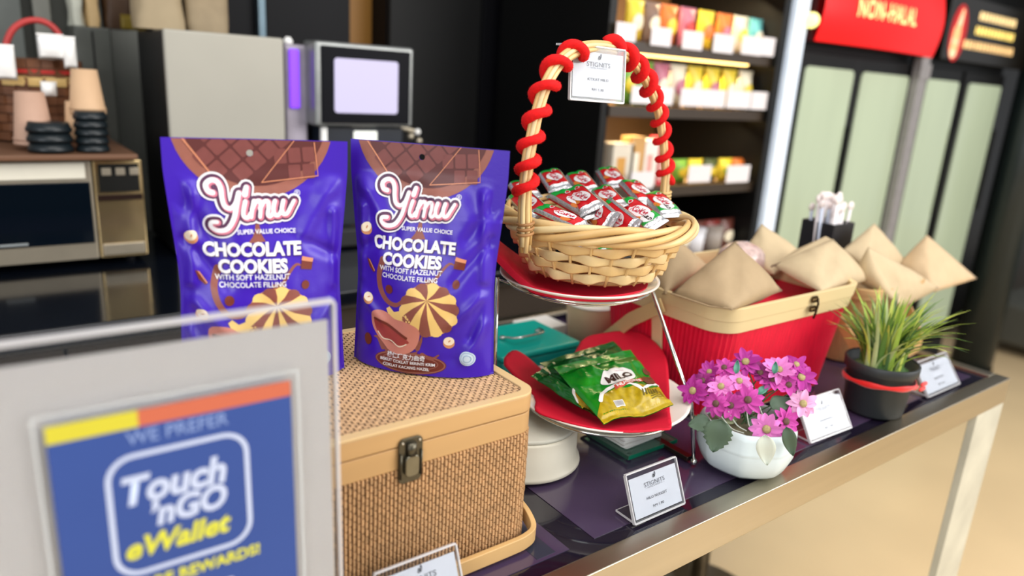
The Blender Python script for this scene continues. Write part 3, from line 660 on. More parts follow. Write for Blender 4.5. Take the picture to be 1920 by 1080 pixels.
holder('price_tag', 'clear tag holder in front of the steel stand beside the glass tray', (.634, .503, Z0), .088, .058, math.radians(24), 0, ('mn', 'r2'))
holder('price_tag', 'clear tag holder standing right in front of the bamboo box', (.303, .497, Z0), .088, .058, math.radians(24), 0, ('mn', 'r2'))
holder('price_tag', 'white card holder between the pink flower pot and the black grass pot', (1.03, .511, Z0), .108, .062, math.radians(32), math.radians(-2), ('sand', 'r3'), big=1.05)
holder('price_tag', 'white card holder at the far right table end beside the grass pot', (1.394, .503, Z0), .125, .062, math.radians(36), math.radians(0), ('sand', 'r3'), big=1.05)

# ---------------------------------------------------------------- large sign in front
YA = .476
sx0, sx1, sz1 = -.018, .2015, 1.238
t = thing('acrylic_sign', 'large clear acrylic stand with a blue e-wallet payment poster, nearest on the table', 'sign', ((sx0+sx1)/2, YA, Z0))
cxs = (sx0+sx1)/2; w_ = sx1-sx0; hh = sz1-Z0
lean = math.radians(2.5); ls, lc_ = math.sin(lean), math.cos(lean)
def PS(x, y, z): return Vector((x, y*lc_+z*ls-hh*ls, z*lc_))
mp = lambda mb: mb.map(PS)
obj('front_pane', mp(MB().box(-w_/2, w_/2, -.0035, -.0008, .002, hh)), M_acr, t)
obj('back_pane', mp(MB().box(-w_/2, w_/2, .0014, .0036, .002, hh)), M_acr, t)
M_board = mat('sign_paper', (214, 209, 206), .45, var=.03, vs=4)
pb = obj('white_paper', mp(MB().box(-w_/2+.001, w_/2-.0045, -.0004, .001, .004, hh-.0125)), M_board, t)
for nm, b in (('top_edge', (-w_/2, w_/2, -.0038, .0038, hh, hh+.0022)), ('side_edge', (w_/2-.001, w_/2+.0012, -.0038, .0038, 0, hh)), ('side_edge', (-w_/2-.0012, -w_/2+.001, -.0038, .0038, 0, hh))): obj(nm, mp(MB().box(*b)), M_acre, t)
obj('foot', MB().box(-w_/2, w_/2, -.03-hh*ls, .03-hh*ls, 0, .003), M_acr, t)
fs = plane_fn(PS(0, -.0036, 0), (1, 0, 0), PS(0, 0, 1))
q0 = atY(77, 778, YA)-Vector((cxs, 0, Z0)); q1 = atY(535, 712, YA)-Vector((cxs, 0, Z0))
pw = q1.x-q0.x; pcx = (q0.x+q1.x)/2; ptop = (q0.z+q1.z)/2; pbot = .03
def U(px, py): v = atY(px, py, YA); return (v.x-cxs, v.z-Z0)
M_pb = mat('poster_blue', (44, 72, 140), .42, var=.05, vs=8)
Art().frame(pcx, (ptop+pbot)/2, pw+.012, ptop-pbot+.014, .001, .0012).emit('poster_border', fs, mat('border_grey', (196, 200, 202), .4, var=0), pb, off=.0001)
Art().rrect(pcx, (ptop+pbot)/2, pw, ptop-pbot, .0005).emit('poster', fs, M_pb, pb, off=.0002)
sh_ = .0115; ysp = U(250, 750)[0]
Art().poly([(pcx-pw/2, ptop-sh_), (ysp, ptop-sh_), (ysp, ptop), (pcx-pw/2, ptop)]).emit('yellow_stripe', fs, mat('poster_yellow', (198, 188, 52), .45, var=0), pb, off=.0004)
Art().poly([(ysp, ptop-sh_), (pcx+pw/2, ptop-sh_), (pcx+pw/2, ptop), (ysp, ptop)]).emit('orange_stripe', fs, mat('poster_orange', (190, 98, 72), .45, var=0), pb, off=.0004)
M_pw = mat('poster_white', (186, 196, 222), .45, var=0); M_py = mat('poster_ytext', (206, 204, 62), .45, var=0); M_pl = mat('poster_pale', (120, 142, 194), .45, var=0)
c_ = U(328, 790); A = Art(); A.add(*TX['we'], dx=c_[0], dy=c_[1]); A.emit('heading', fs, M_pl, pb, off=.0005)
a0 = U(196, 940); a1 = U(460, 900); b0 = U(328, 820); b1 = U(328, 1032)
Art().frame((a0[0]+a1[0])/2, (b0[1]+b1[1])/2, a1[0]-a0[0], b0[1]-b1[1]+.002, .017, .0033).emit('logo_frame', fs, M_pw, pb, off=.0005)
for key, (px, py), m_, nm in (('touch', (322, 885), M_pw, 'logo_word'), ('ngo', (348, 928), M_pw, 'logo_word'), ('ew', (330, 985), M_py, 'logo_word'), ('more', (322, 1056), M_py, 'slogan')):
    c_ = U(px, py); A = Art(); A.add(*TX[key], dx=c_[0], dy=c_[1]); A.emit(nm, fs, m_, pb, off=.0005)
c_ = U(408, 1072); Art().rrect(c_[0], c_[1]-.012, .015, .030, .002).emit('phone_icon', fs, M_pw, pb, off=.0005)
Art().rrect(c_[0], c_[1]-.011, .009, .020, .001).emit('phone_screen', fs, mat('icon_grey', (130, 140, 160), .5, var=0), pb, off=.0006)

# ================================================================ BAMBOO BOX
bx0, bx1, by0, by1, bz1 = -.02, .462, .545, .815, 1.0825
cx, cy = (bx0+bx1)/2, (by0+by1)/2
M_bam = mat('bamboo', (190, 150, 100), .42, var=.20, vs=14, stretch=(.12, .12, 1), bump=.1, bs=60)
M_baml = mat('bamboo_light', (216, 184, 134), .42, var=.12, vs=14, stretch=(.12, .12, 1))
M_slat = mat('woven_slat', (194, 152, 108), .5, var=.22, vs=160)
M_gap = mat('weave_gap', (48, 28, 16), .7, var=.1)
t = thing('bamboo_box', 'brown woven bamboo picnic box with bamboo rim and metal latch under the purple pouches', 'box', (cx, cy, Z0))
def rbox(x0, x1, y0, y1, r, n=8): return [(cx+x, cy+y) for x, y in [(px, py) for px, py in rr(x1-x0, y1-y0, r, n)]]
R = .022
def wallprism(e, z0, z1): return MB().prism([(x-cx, y-cy) for x, y in rbox(bx0-e, bx1+e, by0-e, by1+e, R+e)], z1-z0, z0=z0-Z0)
obj('body', wallprism(-.003, Z0+.002, 1.04), M_gap, t)
lid = obj('lid', wallprism(0, 1.0625, bz1-.001), M_bam, t, bevel=.0015)
obj('rim_band', wallprism(-.0006, 1.0385, 1.0615), M_bam, t, bevel=.001)
# lid top frame
o_ = rr(bx1-bx0, by1-by0, R, 8); i_ = rr(bx1-bx0-.022, by1-by0-.022, R-.010, 8); n_ = len(o_)
mb = MB(); hz = bz1-Z0
mb.add([(x, y, hz-.001) for x, y in o_]+[(x, y, hz+.0012) for x, y in o_]+[(x, y, hz+.0012) for x, y in i_]+[(x, y, hz-.001) for x, y in i_],
       [(k*n_+i, k*n_+(i+1) % n_, (k+1)*n_+(i+1) % n_, (k+1)*n_+i) for k in range(3) for i in range(n_)])
obj('lid_edge', mb, M_baml, lid, bevel=.0006)
obj('lid_backing', MB().prism(rr(bx1-bx0-.02, by1-by0-.02, R-.01), .0006, z0=hz-.0014), M_gap, lid)
# woven slats: small upright pieces in brick bond (front, right side) and on the lid
random.seed(3)
pw_, ph_ = .00425, .0082
mb = MB(); zz0 = .004; zz1 = 1.0385-Z0
per = []
L_ = (bx1-bx0)-2*R; Dp = (by1-by0)-2*R; arc = PI/2*R
def outline(s_):
    # from front-left corner along the front, round the corner and along the right side
    if s_ < L_: return (-(bx1-bx0)/2+R+s_, -(by1-by0)/2, 0)
    s_ -= L_
    if s_ < arc: a = s_/R; return ((bx1-bx0)/2-R+math.sin(a)*R, -(by1-by0)/2+R-math.cos(a)*R, a)
    s_ -= arc
    return ((bx1-bx0)/2, -(by1-by0)/2+R+s_, PI/2)
s_ = .002; k = 0; tot = L_+arc+Dp
while s_ < tot:
    x, y, a = outline(s_); tilt = .10
    off = (k % 3)*ph_/3*1.0 if False else (0 if k % 2 else ph_*.5)
    z = zz0-off
    while z < zz1:
        za, zb_ = max(zz0, z+.0004), min(zz1, z+ph_-.0009)
        if zb_-za > .0015:
            ww = (pw_-.0015)/2; th = random.uniform(.0009, .0017)
            M4 = Matrix.Translation((x, y, 0)) @ Matrix.Rotation(a, 4, 'Z')
            j = random.uniform(-.0001, .0001)
            V = [M4 @ Vector(q) for q in ((-ww+j, .0022, za), (ww+j, .0022, za), (ww*.8+j, -th+.001, za+.0003), (-ww*.8+j, -th+.001, za+.0003), (-ww+j, .0022, zb_), (ww+j, .0022, zb_), (ww*.8+j, -th+.001, zb_-.0003), (-ww*.8+j, -th+.001, zb_-.0003))]
            mb.add(V, [(3, 2, 6, 7), (0, 3, 7, 4), (1, 5, 6, 2), (4, 7, 6, 5), (0, 1, 2, 3)])
        z += ph_
    s_ += pw_; k += 1
obj('woven_slats', mb, M_slat, t, kind='stuff')
mb = MB(); k = 0; W2 = (bx1-bx0)/2-.012; H2 = (by1-by0)/2-.012
y = -H2
pwl, phl = .0046, .0086
while y < H2:
    x = -W2-(0 if k % 2 else phl*.5)
    while x < W2:
        xa_, xb_ = max(-W2, x+.0004), min(W2, x+phl-.0009)
        if xb_-xa_ > .0015:
            th = random.uniform(.0006, .0012)
            mb.add([(xa_, y, hz-.001), (xb_, y, hz-.001), (xb_, y+pwl-.0011, hz-.001), (xa_, y+pwl-.0011, hz-.001), (xa_+.0004, y+.0004, hz-.001+th), (xb_-.0004, y+.0004, hz-.001+th), (xb_-.0004, y+pwl-.0015, hz-.001+th), (xa_+.0004, y+pwl-.0015, hz-.001+th)],
                   [(4, 5, 6, 7), (0, 1, 5, 4), (1, 2, 6, 5), (2, 3, 7, 6), (3, 0, 4, 7)])
        x += phl
    y += pwl; k += 1
obj('lid_weave', mb, mat('lid_slat', (208, 168, 124), .5, var=.2, vs=160), t, kind='stuff')
# folded handle: pivots mid-side, lies down to the front
pv = .10
hpts = [(bx1-cx+.006, .045, pv), (bx1-cx+.008, .0, .075), (bx1-cx+.010, -.055, .045), (bx1-cx+.010, -.095, .026)]
x_ = bx1-cx+.010; yfr = by0-cy-.011; zb_ = .012
hpts += [(x_, yfr+.028, .018), (x_-.006, yfr+.009, zb_), (x_-.022, yfr+.001, zb_-.001), (x_-.05, yfr, zb_-.002), (0.1, yfr, zb_-.002), (0, yfr, zb_-.002), (-.1, yfr, zb_-.002)]
left = [(-a[0], a[1], a[2]) for a in hpts[:8]][::-1]
hp = spline(hpts+left, 5)
obj('handle', MB().tube(hp, .0085, 4, ry=.0032, upv=(0, 0, 1)), mat('bamboo_handle', (206, 166, 110), .38, var=.08, vs=14), t, bevel=.001, world=False)
for q in (-1, 1): obj('rivet', MB().ball((q*(bx1-cx+.010), .045, pv), .004), M_steel, t, smooth=True)
# latch
lx = atY(768, 845, by0).x-cx; M_lat = mat('aged_brass', (92, 88, 76), .35, metal=.9, var=.1, vs=80)
yl = by0-cy-.0005
la = obj('latch', MB().prism(rr(.0255, .047, .006), .0022, lambda x, y, z: (lx+x, yl-z, 1.0475-Z0+y)), M_lat, t, bevel=.0006)
obj('latch_tongue', MB().prism(rr(.0150, .0220, .005), .0045, lambda x, y, z: (lx+x, yl-.002-z, 1.0430-Z0+y)), mat('latch_light', (128, 124, 108), .32, metal=.9, var=.08, vs=80), la, bevel=.0012)
obj('latch_hinge', MB().tube([(lx, yl-.004, 1.053-Z0), (lx, yl-.004, 1.066-Z0)], .0052, 12, ry=.003), M_lat, la, smooth=True)
for dx in (-.009, .009): obj('screw', MB().ball((lx+dx, yl-.0022, 1.0665-Z0), .0018, n=8, m=4), M_steel, la, smooth=True)
for dx in (-.011, .011): obj('latch_loop', MB().tube([(lx+dx, yl-.003, 1.030-Z0), (lx+dx, yl-.0035, 1.056-Z0)], .0012, 6), M_lat, la, smooth=True)

# ================================================================ COOKIE POUCHES
HOLE = (-.008, .2315, .0032)
PH = .245
WT = [(0, .0850), (.12, .0850), (.3, .0815), (.48, .0775), (.6, .0765), (.75, .0785), (.9, .0800), (1, .0815)]
DT = [(0, 0), (.12, .0), (.18, .0025), (.28, .009), (.45, .019), (.65, .0255), (.85, .028), (1, .027)]
def sm(T_, x):
    return (interp(T_, x-.03)+interp(T_, x)*2+interp(T_, x+.03))/4
CR = [((-.070, .205), (-.040, .150), .009, .0035), ((-.078, .130), (-.035, .150), .006, -.003), ((-.072, .175), (-.078, .100), .005, .0030), ((.080, .200), (.050, .150), .007, -.0035), ((.062, .200), (.074, .110), .006, .0040),
      ((.075, .150), (.040, .105), .006, -.003), ((.072, .090), (.040, .060), .006, .003), ((-.074, .080), (-.045, .055), .006, .0025), ((.060, .045), (.078, .100), .005, -.0025), ((-.050, .205), (.030, .200), .006, -.0012), ((-.020, .11), (.02, .06), .02, .002), ((.078, .060), (.055, .020), .006, .003)]
def mk_pouch(seed, mir):
    def F(u, v, off=0, side=-1):
        tt = 1-v/PH; s = max(-1, min(1, u/.085)); W = sm(WT, max(0, tt)); B = max(0, 1-(abs(s)/.97)**2.6)**.8 if abs(s) < .97 else 0
        D = sm(DT, tt)*B*(1 if side < 0 else .6)
        m = min(1, max(0, (tt-.13)/.08))*min(1, (1-abs(s))*9)*min(1, v/.02)
        wv = noise.noise(Vector((u*26+seed, v*19, seed)))*.0042+noise.noise(Vector((u*55+seed, v*42, 3)))*.0013
        cr = 0
        for (a, b, w_, h_) in CR:
            ax, bx_ = (a[0]*mir, b[0]*mir); ux, uy = bx_-ax, b[1]-a[1]; l2 = ux*ux+uy*uy; k = max(0, min(1, ((u-ax)*ux+(v-a[1])*uy)/l2))
            d2 = (u-ax-k*ux)**2+(v-a[1]-k*uy)**2
            cr += 1.45*h_*math.exp(-d2/(w_*w_))*(1-.4*k)
        y = side*(D+(wv+cr)*m*1.15)
        y = min(y, -.0002) if side < 0 else max(y, .0004)
        sealw = noise.noise(Vector((u*14, seed, 1)))*.0012*(1 if tt < .3 else 0)
        lean = -.012*(tt < 2)*(1-tt)**1.5
        return Vector((s*W, y+side*off+sealw+.004*math.cos(u*20)*(1-tt), v))
    return F
M_pur = mat('purple_foil', (60, 20, 172), .36, var=.04, vs=20, bump=.05, bs=400, spec=.6)
M_purb = mat('purple_back', (52, 18, 150), .45, var=0)
def art_mats():
    g = {}
    for k, c in dict(choc=(122, 66, 62), chd=(92, 44, 42), chl=(176, 104, 92), rim=(150, 92, 78), caramel=(214, 140, 104), cream=(242, 224, 196), nut=(206, 140, 96), brown=(112, 44, 30), red=(160, 62, 56), redl=(206, 130, 112), yel=(240, 200, 120), cho2=(140, 78, 66), pink=(214, 120, 140), dk=(84, 44, 76), white=(240, 238, 240), seal=(206, 222, 236), sealb=(120, 160, 200), lil=(120, 84, 214)).items():
        g[k] = mat('print_'+k, c, .42, var=.06 if k in ('choc', 'rim', 'red', 'cho2', 'brown') else 0, vs=120)
    return g
PM = art_mats()
def qz(x, y):
    tt = (y-45)/920; s = .5
    for _ in range(4):
        xl_ = 78-43*tt; wd = 664-19*tt; s = (x-xl_)/wd; tt = (y-45-40*s)/(920+45*s)
    return ((s-.5)*.170, (1-tt)*PH)
def qp(*P): return [qz(x, y) for x, y in P]
KU = .000256
def pouch(label, loc, rz, seed, mir, tiltx=0):
    F = mk_pouch(seed, mir)
    t = thing('cookie_pouch', label, 'snack pouch', loc, rz, 'purple cookie pouches on the bamboo box'); t.rotation_euler = (tiltx, 0, rz)
    for side, nm, m_ in ((-1, 'front_sheet', M_pur), (1, 'back_sheet', M_purb)):
        bm = bmesh.new(); nu, nv = 96, 132
        vs = [[bm.verts.new(((i/nu-.5)*.170, j/nv*PH, 0)) for i in range(nu+1)] for j in range(nv+1)]
        for j in range(nv):
            for i in range(nu):
                q = (vs[j][i], vs[j][i+1], vs[j+1][i+1], vs[j+1][i]); bm.faces.new(q if side < 0 else q[::-1])
        punch(bm, HOLE)
        for v in bm.verts: v.co = F(v.co.x, v.co.y, .00015 if side < 0 else 0, side)
        me = bpy.data.meshes.new(nm); bm.to_mesh(me); bm.free(); me.materials.append(m_)
        for p in me.polygons: p.use_smooth = True
        o = bpy.data.objects.new(nm, me); COL.objects.link(o); o.parent = t
    obj('gusset', MB().grid(40, 2, lambda a, b: F((a-.5)*.170, 0.0005, 0, -1)*(1-b)+F((a-.5)*.170, .0005, 0, 1)*b+Vector((0, 0, .004*math.sin(PI*b)))), M_purb, t, smooth=True)
    W_ = .170
    def em(A, nm, m_, lv, L=.0035, clip=None, hole=None): return A.emit(nm, F, m_, t, L=L, off=.00045+.00022*lv, clip=clip, hole=hole)
    topc = [((0, PH-.0006), (0, 1))]
    hc = (-.004, .262)
    em(Art().disc(hc[0], hc[1], .0745, .074, n=48), 'chocolate_rim_print', PM['rim'], 0, clip=topc, hole=HOLE)
    em(Art().disc(hc[0]+.002, hc[1]+.002, .0655, .064, n=48), 'chocolate_print', PM['chd'], 1, clip=topc, hole=HOLE)
    # squares of the bar: diagonal set on the left, upright set on the right
    A = Art()
    for i in range(-3, 4):
        for j in range(-3, 3):
            c_, s_ = math.cos(.72), math.sin(.72); x, y = i*.0165, j*.0165
            X, Y = -.026+x*c_-y*s_, .226+x*s_+y*c_
            if -.062 < X < .012-(.228-Y)*.6 and Y > .200 and math.hypot(X-hc[0], Y-hc[1]) < .060: A.rrect(X, Y, .0145, .0145, .002, rot=.72)
    em(A, 'square_print', PM['choc'], 2, clip=topc, hole=HOLE)['kind'] = 'stuff'
    A = Art()
    for i in range(3):
        for j in range(2):
            X, Y = .020+i*.0135, .2125+j*.0165+i*.0012
            if i+j > 0: A.rrect(X, Y, .0115, .0145, .0015, rot=.08)
    em(A, 'square_print', PM['choc'], 2, clip=topc)['kind'] = 'stuff'
    em(Art().stroke([(-.068, .246), (-.058, .232), (-.040, .206)], .0007).stroke([(.034, .2450), (.002, .2035)], .0004, False).stroke([(.002, .2035), (.056, .2105), (.0525, .243)], .0005, False), 'edge_line_print', PM['caramel'], 3, clip=topc)
    # chocolate flow behind the lettering
    A = Art(); A.poly(qp((368, 372), (382, 372), (386, 410), (400, 440), (330, 440), (352, 418), (362, 400)))
    A.stroke(qp((205, 520), (182, 580), (190, 640), (225, 690), (270, 705), (300, 690)), [.004, .002])
    A.poly(qp((405, 600), (455, 600), (450, 640), (440, 660), (415, 650)))
    A.stroke(qp((420, 640), (500, 548), (530, 545)), [.0022, .0008])
    em(A, 'chocolate_flow_print', PM['cho2'], 0, L=.005)
    # saucer of melted chocolate
    c_ = qz(330, 955)
    em(Art().disc(c_[0], c_[1], .043, .0125, n=32), 'pool_print', PM['brown'], 0)
    em(Art().ring(c_[0], c_[1], .042, .0118, .0016, n=32).ring(c_[0], c_[1]+.001, .034, .0085, .0012, n=32), 'pool_ring_print', PM['rim'], 1)
    em(Art().poly(qp((205, 880), (240, 905), (300, 915), (365, 905), (378, 880), (360, 935), (300, 950), (230, 940))).stroke(qp((205, 890), (180, 850), (160, 845)), [.003, .0006]).stroke(qp((370, 890), (385, 860), (392, 840)), [.003, .0006]).stroke(qp((390, 920), (430, 940), (462, 925)), [.0026, .0008]), 'splash_print', PM['cho2'], 1, L=.005)
    # whole swirl cookie
    C0 = qz(425, 728); cc = qz(418, 684); n = 14
    A1, A2 = Art(), Art()
    for i in range(n):
        a = 2*PI*i/n+.1; da = 2*PI/n/2; rx, ry = .0325, .0275
        ps = []
        for s2 in (-1, -.5, 0, .5, 1):
            b = a+da*s2*.98; k = 1+.10*(1-s2*s2); ps.append((C0[0]+rx*k*math.cos(b), C0[1]+ry*k*math.sin(b)))
        m1 = (cc[0]*.45+ps[4][0]*.55+.0012*math.sin(a), cc[1]*.45+ps[4][1]*.55-.0012*math.cos(a)); m0 = (cc[0]*.45+ps[0][0]*.55+.0012*math.sin(a), cc[1]*.45+ps[0][1]*.55-.0012*math.cos(a))
        (A1 if i % 2 else A2).poly([cc, m0]+ps+[m1])
    em(Art().disc(C0[0], C0[1], .0335, .0287, n=28), 'cookie_edge_print', PM['nut'], 1)
    em(A1, 'cookie_light_print', PM['yel'], 2)['kind'] = 'stuff'; em(A2, 'cookie_dark_print', PM['cho2'], 2)['kind'] = 'stuff'
    # broken cookie with filling
    em(Art().poly(qp((232, 745), (222, 722), (238, 712), (262, 735), (290, 728), (318, 742), (345, 775), (310, 785), (262, 765))), 'half_cookie_top_print', PM['yel'], 2)
    em(Art().poly(spline(qp((148, 742), (178, 728), (225, 738), (265, 765), (320, 775), (370, 800), (382, 835), (360, 890), (310, 915), (240, 905), (205, 870), (170, 830), (148, 790)), 3, True)), 'half_cookie_print', PM['redl'], 3)
    em(Art().poly(spline(qp((160, 768), (205, 775), (260, 810), (318, 850), (330, 868), (270, 875), (205, 845), (172, 815)), 3, True)), 'filling_print', PM['red'], 4)
    em(Art().stroke(qp((165, 765), (215, 782), (270, 815), (320, 845)), .0015), 'filling_shadow_print', PM['brown'], 5)
    em(Art().stroke(qp((180, 822), (205, 850), (245, 858), (285, 882), (320, 872)), .0006), 'filling_gloss_print', PM['cream'], 5)
    # nuts and bits
    A = Art(); B2 = Art(); C2 = Art()
    for (x, y, r, ro) in ((125, 395, .0066, .5), (128, 680, .0062, -.3), (508, 870, .0064, .1)):
        c_ = qz(x, y); A.disc(c_[0], c_[1]-.001, r*1.02, r*.98); B2.disc(c_[0], c_[1]+.001, r*.95, r*.75, rot=ro); C2.disc(c_[0]+.0006, c_[1]+.001, r*.28, r*.12, rot=ro+.6)
    em(A, 'hazelnut_shell_print', PM['nut'], 1)['kind'] = 'stuff'; em(B2, 'hazelnut_print', PM['cream'], 2)['kind'] = 'stuff'; em(C2, 'hazelnut_core_print', PM['nut'], 3)['kind'] = 'stuff'
    A = Art()
    for (x, y, rx, ry) in ((235, 640, .0050, .0050), (545, 626, .0044, .0046), (125, 860, .0056, .0068)): A.disc(*qz(x, y), rx, ry)
    em(A, 'cocoa_ball_print', PM['brown'], 2)['kind'] = 'stuff'
    em(Art().poly(qp((540, 512), (586, 528), (576, 572), (530, 560))).poly(qp((118, 516), (134, 524), (160, 568), (150, 575), (128, 552))), 'chunk_print', PM['brown'], 2)['kind'] = 'stuff'
    em(Art().poly(qp((540, 512), (586, 528), (582, 542), (536, 528))).poly(qp((126, 520), (134, 524), (160, 568), (155, 570))), 'chunk_top_print', PM['caramel'], 3)['kind'] = 'stuff'
    # seal
    c_ = qz(585, 948)
    em(Art().disc(c_[0], c_[1], .0088, .0088, n=24), 'seal_print', PM['seal'], 1); em(Art().ring(c_[0], c_[1], .0075, .0075, .0005).ring(c_[0], c_[1], .0045, .0045, .0006), 'seal_ring_print', PM['sealb'], 2)
    # logo lettering from strokes
    ST = [([(228, 246), (212, 238), (208, 216), (228, 202), (248, 208), (258, 232), (258, 268), (264, 296), (284, 306), (304, 290), (316, 262)], .0024),
          ([(320, 256), (306, 300), (290, 344), (262, 378), (226, 382), (204, 366), (208, 350), (228, 350)], .0024),
          ([(340, 288), (330, 318), (328, 338), (342, 346), (356, 330)], .0021), ([(342, 262), (350, 238)], .0028),
          ([(372, 290), (362, 320), (356, 346)], .0021), ([(362, 318), (378, 294), (394, 292), (394, 316), (388, 348)], .0021), ([(392, 318), (408, 296), (424, 296), (424, 318), (418, 342), (428, 350), (440, 336)], .0021),
          ([(450, 296), (442, 322), (444, 344), (460, 348), (474, 326), (482, 298)], .0021), ([(482, 298), (474, 326), (478, 346), (492, 346), (508, 322), (522, 300)], .0021)]
    for lv, (m_, ex, dx, dy) in enumerate(((PM['white'], .0052, 0, 0), (PM['dk'], .0034, .0002, -.0002), (PM['pink'], .0010, .0010, -.0008), (PM['white'], 0, 0, 0))):
        A = Art()
        for P, r in ST:
            Q = [(x+dx, y+dy) for x, y in qp(*P)]
            A.stroke(Q, [r+ex, r*.82+ex])
        em(A, ('logo_outline', 'logo_shadow', 'logo_depth', 'logo_letters')[lv], m_, 4+lv, L=.005)
    def tx(key, x, y, lv, nm='printed_text', m_=None, rot=0, k=1, both=None):
        A = Art(); c2 = qz(x, y); A.add(*TX[key], dx=c2[0], dy=c2[1], rot=rot, k=k); em(A, nm, m_ or PM['white'], lv, L=.006)
    tx('reg', 537, 272, 4); tx('svc', 408, 402, 8.4); tx('cjk', 315, 926, 5); tx('bis', 320, 951, 5); tx('ckh', 314, 972, 5)
    A = Art(); c2 = qz(348, 462); A.add(*TX['choc'], dx=c2[0]+.0006, dy=c2[1]-.0008); em(A, 'text_shadow', PM['dk'], 4, L=.006)
    A = Art(); c2 = qz(342, 524); A.add(*TX['cook'], dx=c2[0]+.0006, dy=c2[1]-.0008); em(A, 'text_shadow', PM['dk'], 4, L=.006)
    tx('choc', 348, 462, 5.5); tx('cook', 342, 524, 5.5); tx('wsh', 336, 564, 5.5); tx('cf', 333, 592, 5.5)
    # seal strip ribs and notches
    return t
zl = bz1+.0018
def place_pouch(BL, BR, label, seed, mir):
    dx, dy = BR[0]-BL[0], BR[1]-BL[1]
    return pouch(label, ((BL[0]+BR[0])/2, (BL[1]+BR[1])/2, zl), math.atan2(dy, dx), seed, mir)
place_pouch((.327, .727), (.448, .600), 'right purple cookie pouch, fully visible on the bamboo box beside the basket stand', 1.3, 1)
place_pouch((.146, .735), (.312, .696), 'left purple cookie pouch half hidden behind the blue payment sign', 8.1, -1)
# ================================================================ STEEL TIER STAND
SC = Vector((.682, .668)); UC = Vector((.645, .698)); UO = UC-SC; ZL_, ZU = .980, 1.146
M_chr = mat('chrome', (215, 218, 212), .12, metal=1, var=0)
M_por = mat('white_porcelain', (244, 238, 226), .12, var=0, spec=.6, coat=.3)
t = thing('tier_stand', 'two tier chrome wire stand carrying the wicker basket above and green packs below', 'stand', (SC.x, SC.y, Z0))
def ringpts(r, z, n=48): o = UO if z > 1.05 else Vector((0, 0)); return [(o.x+r*math.cos(2*PI*k/n), o.y+r*math.sin(2*PI*k/n), z-Z0) for k in range(n)]
obj('upper_ring', MB().tube(ringpts(.096, ZU-.003), .0021, 8, closed=True), M_chr, t, smooth=True)
obj('upper_ring', MB().tube(ringpts(.082, ZU-.010), .0016, 8, closed=True), M_chr, t, smooth=True)
obj('lower_ring', MB().tube(ringpts(.110, ZL_-.005), .0021, 8, closed=True), M_chr, t, smooth=True)
obj('lower_ring', MB().tube(ringpts(.092, ZL_-.012), .0016, 8, closed=True), M_chr, t, smooth=True)
A0 = [at(1246, 527, ZU), at(1281, 712, ZL_), at(1308, 876, Z0+.002)]
a_r = [math.atan2(p.y-SC.y, p.x-SC.x) for p in A0]; rad = [math.hypot(p.x-SC.x, p.y-SC.y) for p in A0]
for d in (0, PI):
    P = []
    for i, (r_, z) in enumerate(((.0975, ZU), (.1235, ZL_), (.135, Z0+.004)) if d == 0 else ((.110, ZU), (.154, ZL_), (.158, Z0+.004))):
        a = math.radians((-30, -42, -52)[i])+d
        q_ = UO if i == 0 else Vector((0, 0)); P.append((q_.x+r_*math.cos(a), q_.y+r_*math.sin(a), z-Z0))
    obj('rod', MB().tube([P[0], P[1], P[2]], .0027, 10), M_chr, t, smooth=True)
    obj('foot_tip', MB().ball((P[2][0], P[2][1], .005), .005), M_chr, t, smooth=True)
    k_ = 1 if d == 0 else -1
    obj('foot_bar', MB().tube([(P[2][0]+.004*k_, P[2][1]+.01*k_, .0035), (P[2][0]+.006*k_, P[2][1]+.135*k_, .0035)], .0035, 4, ry=.006, upv=(0, 0, 1)), mat('dark_chrome', (86, 74, 66), .2, metal=.9), t, bevel=.001)
    obj('arm', MB().tube([(P[0][0], P[0][1], P[0][2]-.002), (UO.x+(P[0][0]-UO.x)*.8, UO.y+(P[0][1]-UO.y)*.8, P[0][2]-.010), (UO.x, UO.y, P[0][2]-.011)], .0016, 6), M_chr, t, smooth=True)
    obj('arm', MB().tube([(P[1][0]*.99, P[1][1]*.99, P[1][2]-.004), (P[1][0]*(.76 if d == 0 else .60), P[1][1]*(.76 if d == 0 else .60), P[1][2]-.012), (0, 0, P[1][2]-.013)], .0016, 6), M_chr, t, smooth=True)
def plate(r, z, label, c=None):
    c = c or SC; t = thing('plate', label, 'plate', (c.x, c.y, z))
    obj('dish', MB().lathe([(0, 0), (r*.62, 0), (r*.80, .0035), (r*.97, .0105), (r, .0125), (r*1.0, .0145), (r*.96, .0135), (r*.78, .0070), (r*.60, .0030), (0, .0028)], 64), M_por, t, smooth=True)
    obj('foot_ring', MB().lathe([(r*.5, -.0025), (r*.52, -.0025), (r*.54, .0005)], 48, cap=False), M_por, t, smooth=True)
    return t
RL, RU = .121, .107
plate(RU, ZU-.006, 'white plate with red napkin on the upper ring of the steel stand', UC)
plate(RL, ZL_-.008, 'larger white plate with green packs on the lower ring of the steel stand')
# napkins: outlines, drawn on the plate
M_nap = mat('red_napkin', (212, 0, 44), .75, var=.05, vs=60, bump=.15, bs=900)
M_napd = mat('deep_red_napkin', (176, 6, 30), .75, var=.05, vs=60, bump=.15, bs=900)
def napkin(label, P, zf, m_, th=.0022, L=.008, folds=()):
    t = thing('napkin', label, 'napkin', (SC.x, SC.y, zf(SC.x, SC.y)))
    zz = zf(SC.x, SC.y)
    A = Art(); A.poly([(p[0]-SC.x, p[1]-SC.y) for p in P])
    def fn(x, y, off):
        return Vector((x, y, zf(x+SC.x, y+SC.y)-zz+off+noise.noise(Vector((x*22, y*22, 2)))*.0014))
    o = A.emit('cloth', fn, m_, t, L=L, off=0)
    s_ = o.modifiers.new('thick', 'SOLIDIFY'); s_.thickness = th; s_.offset = 1
    return t, fn
def dist(x, y): return math.hypot(x-SC.x, y-SC.y)
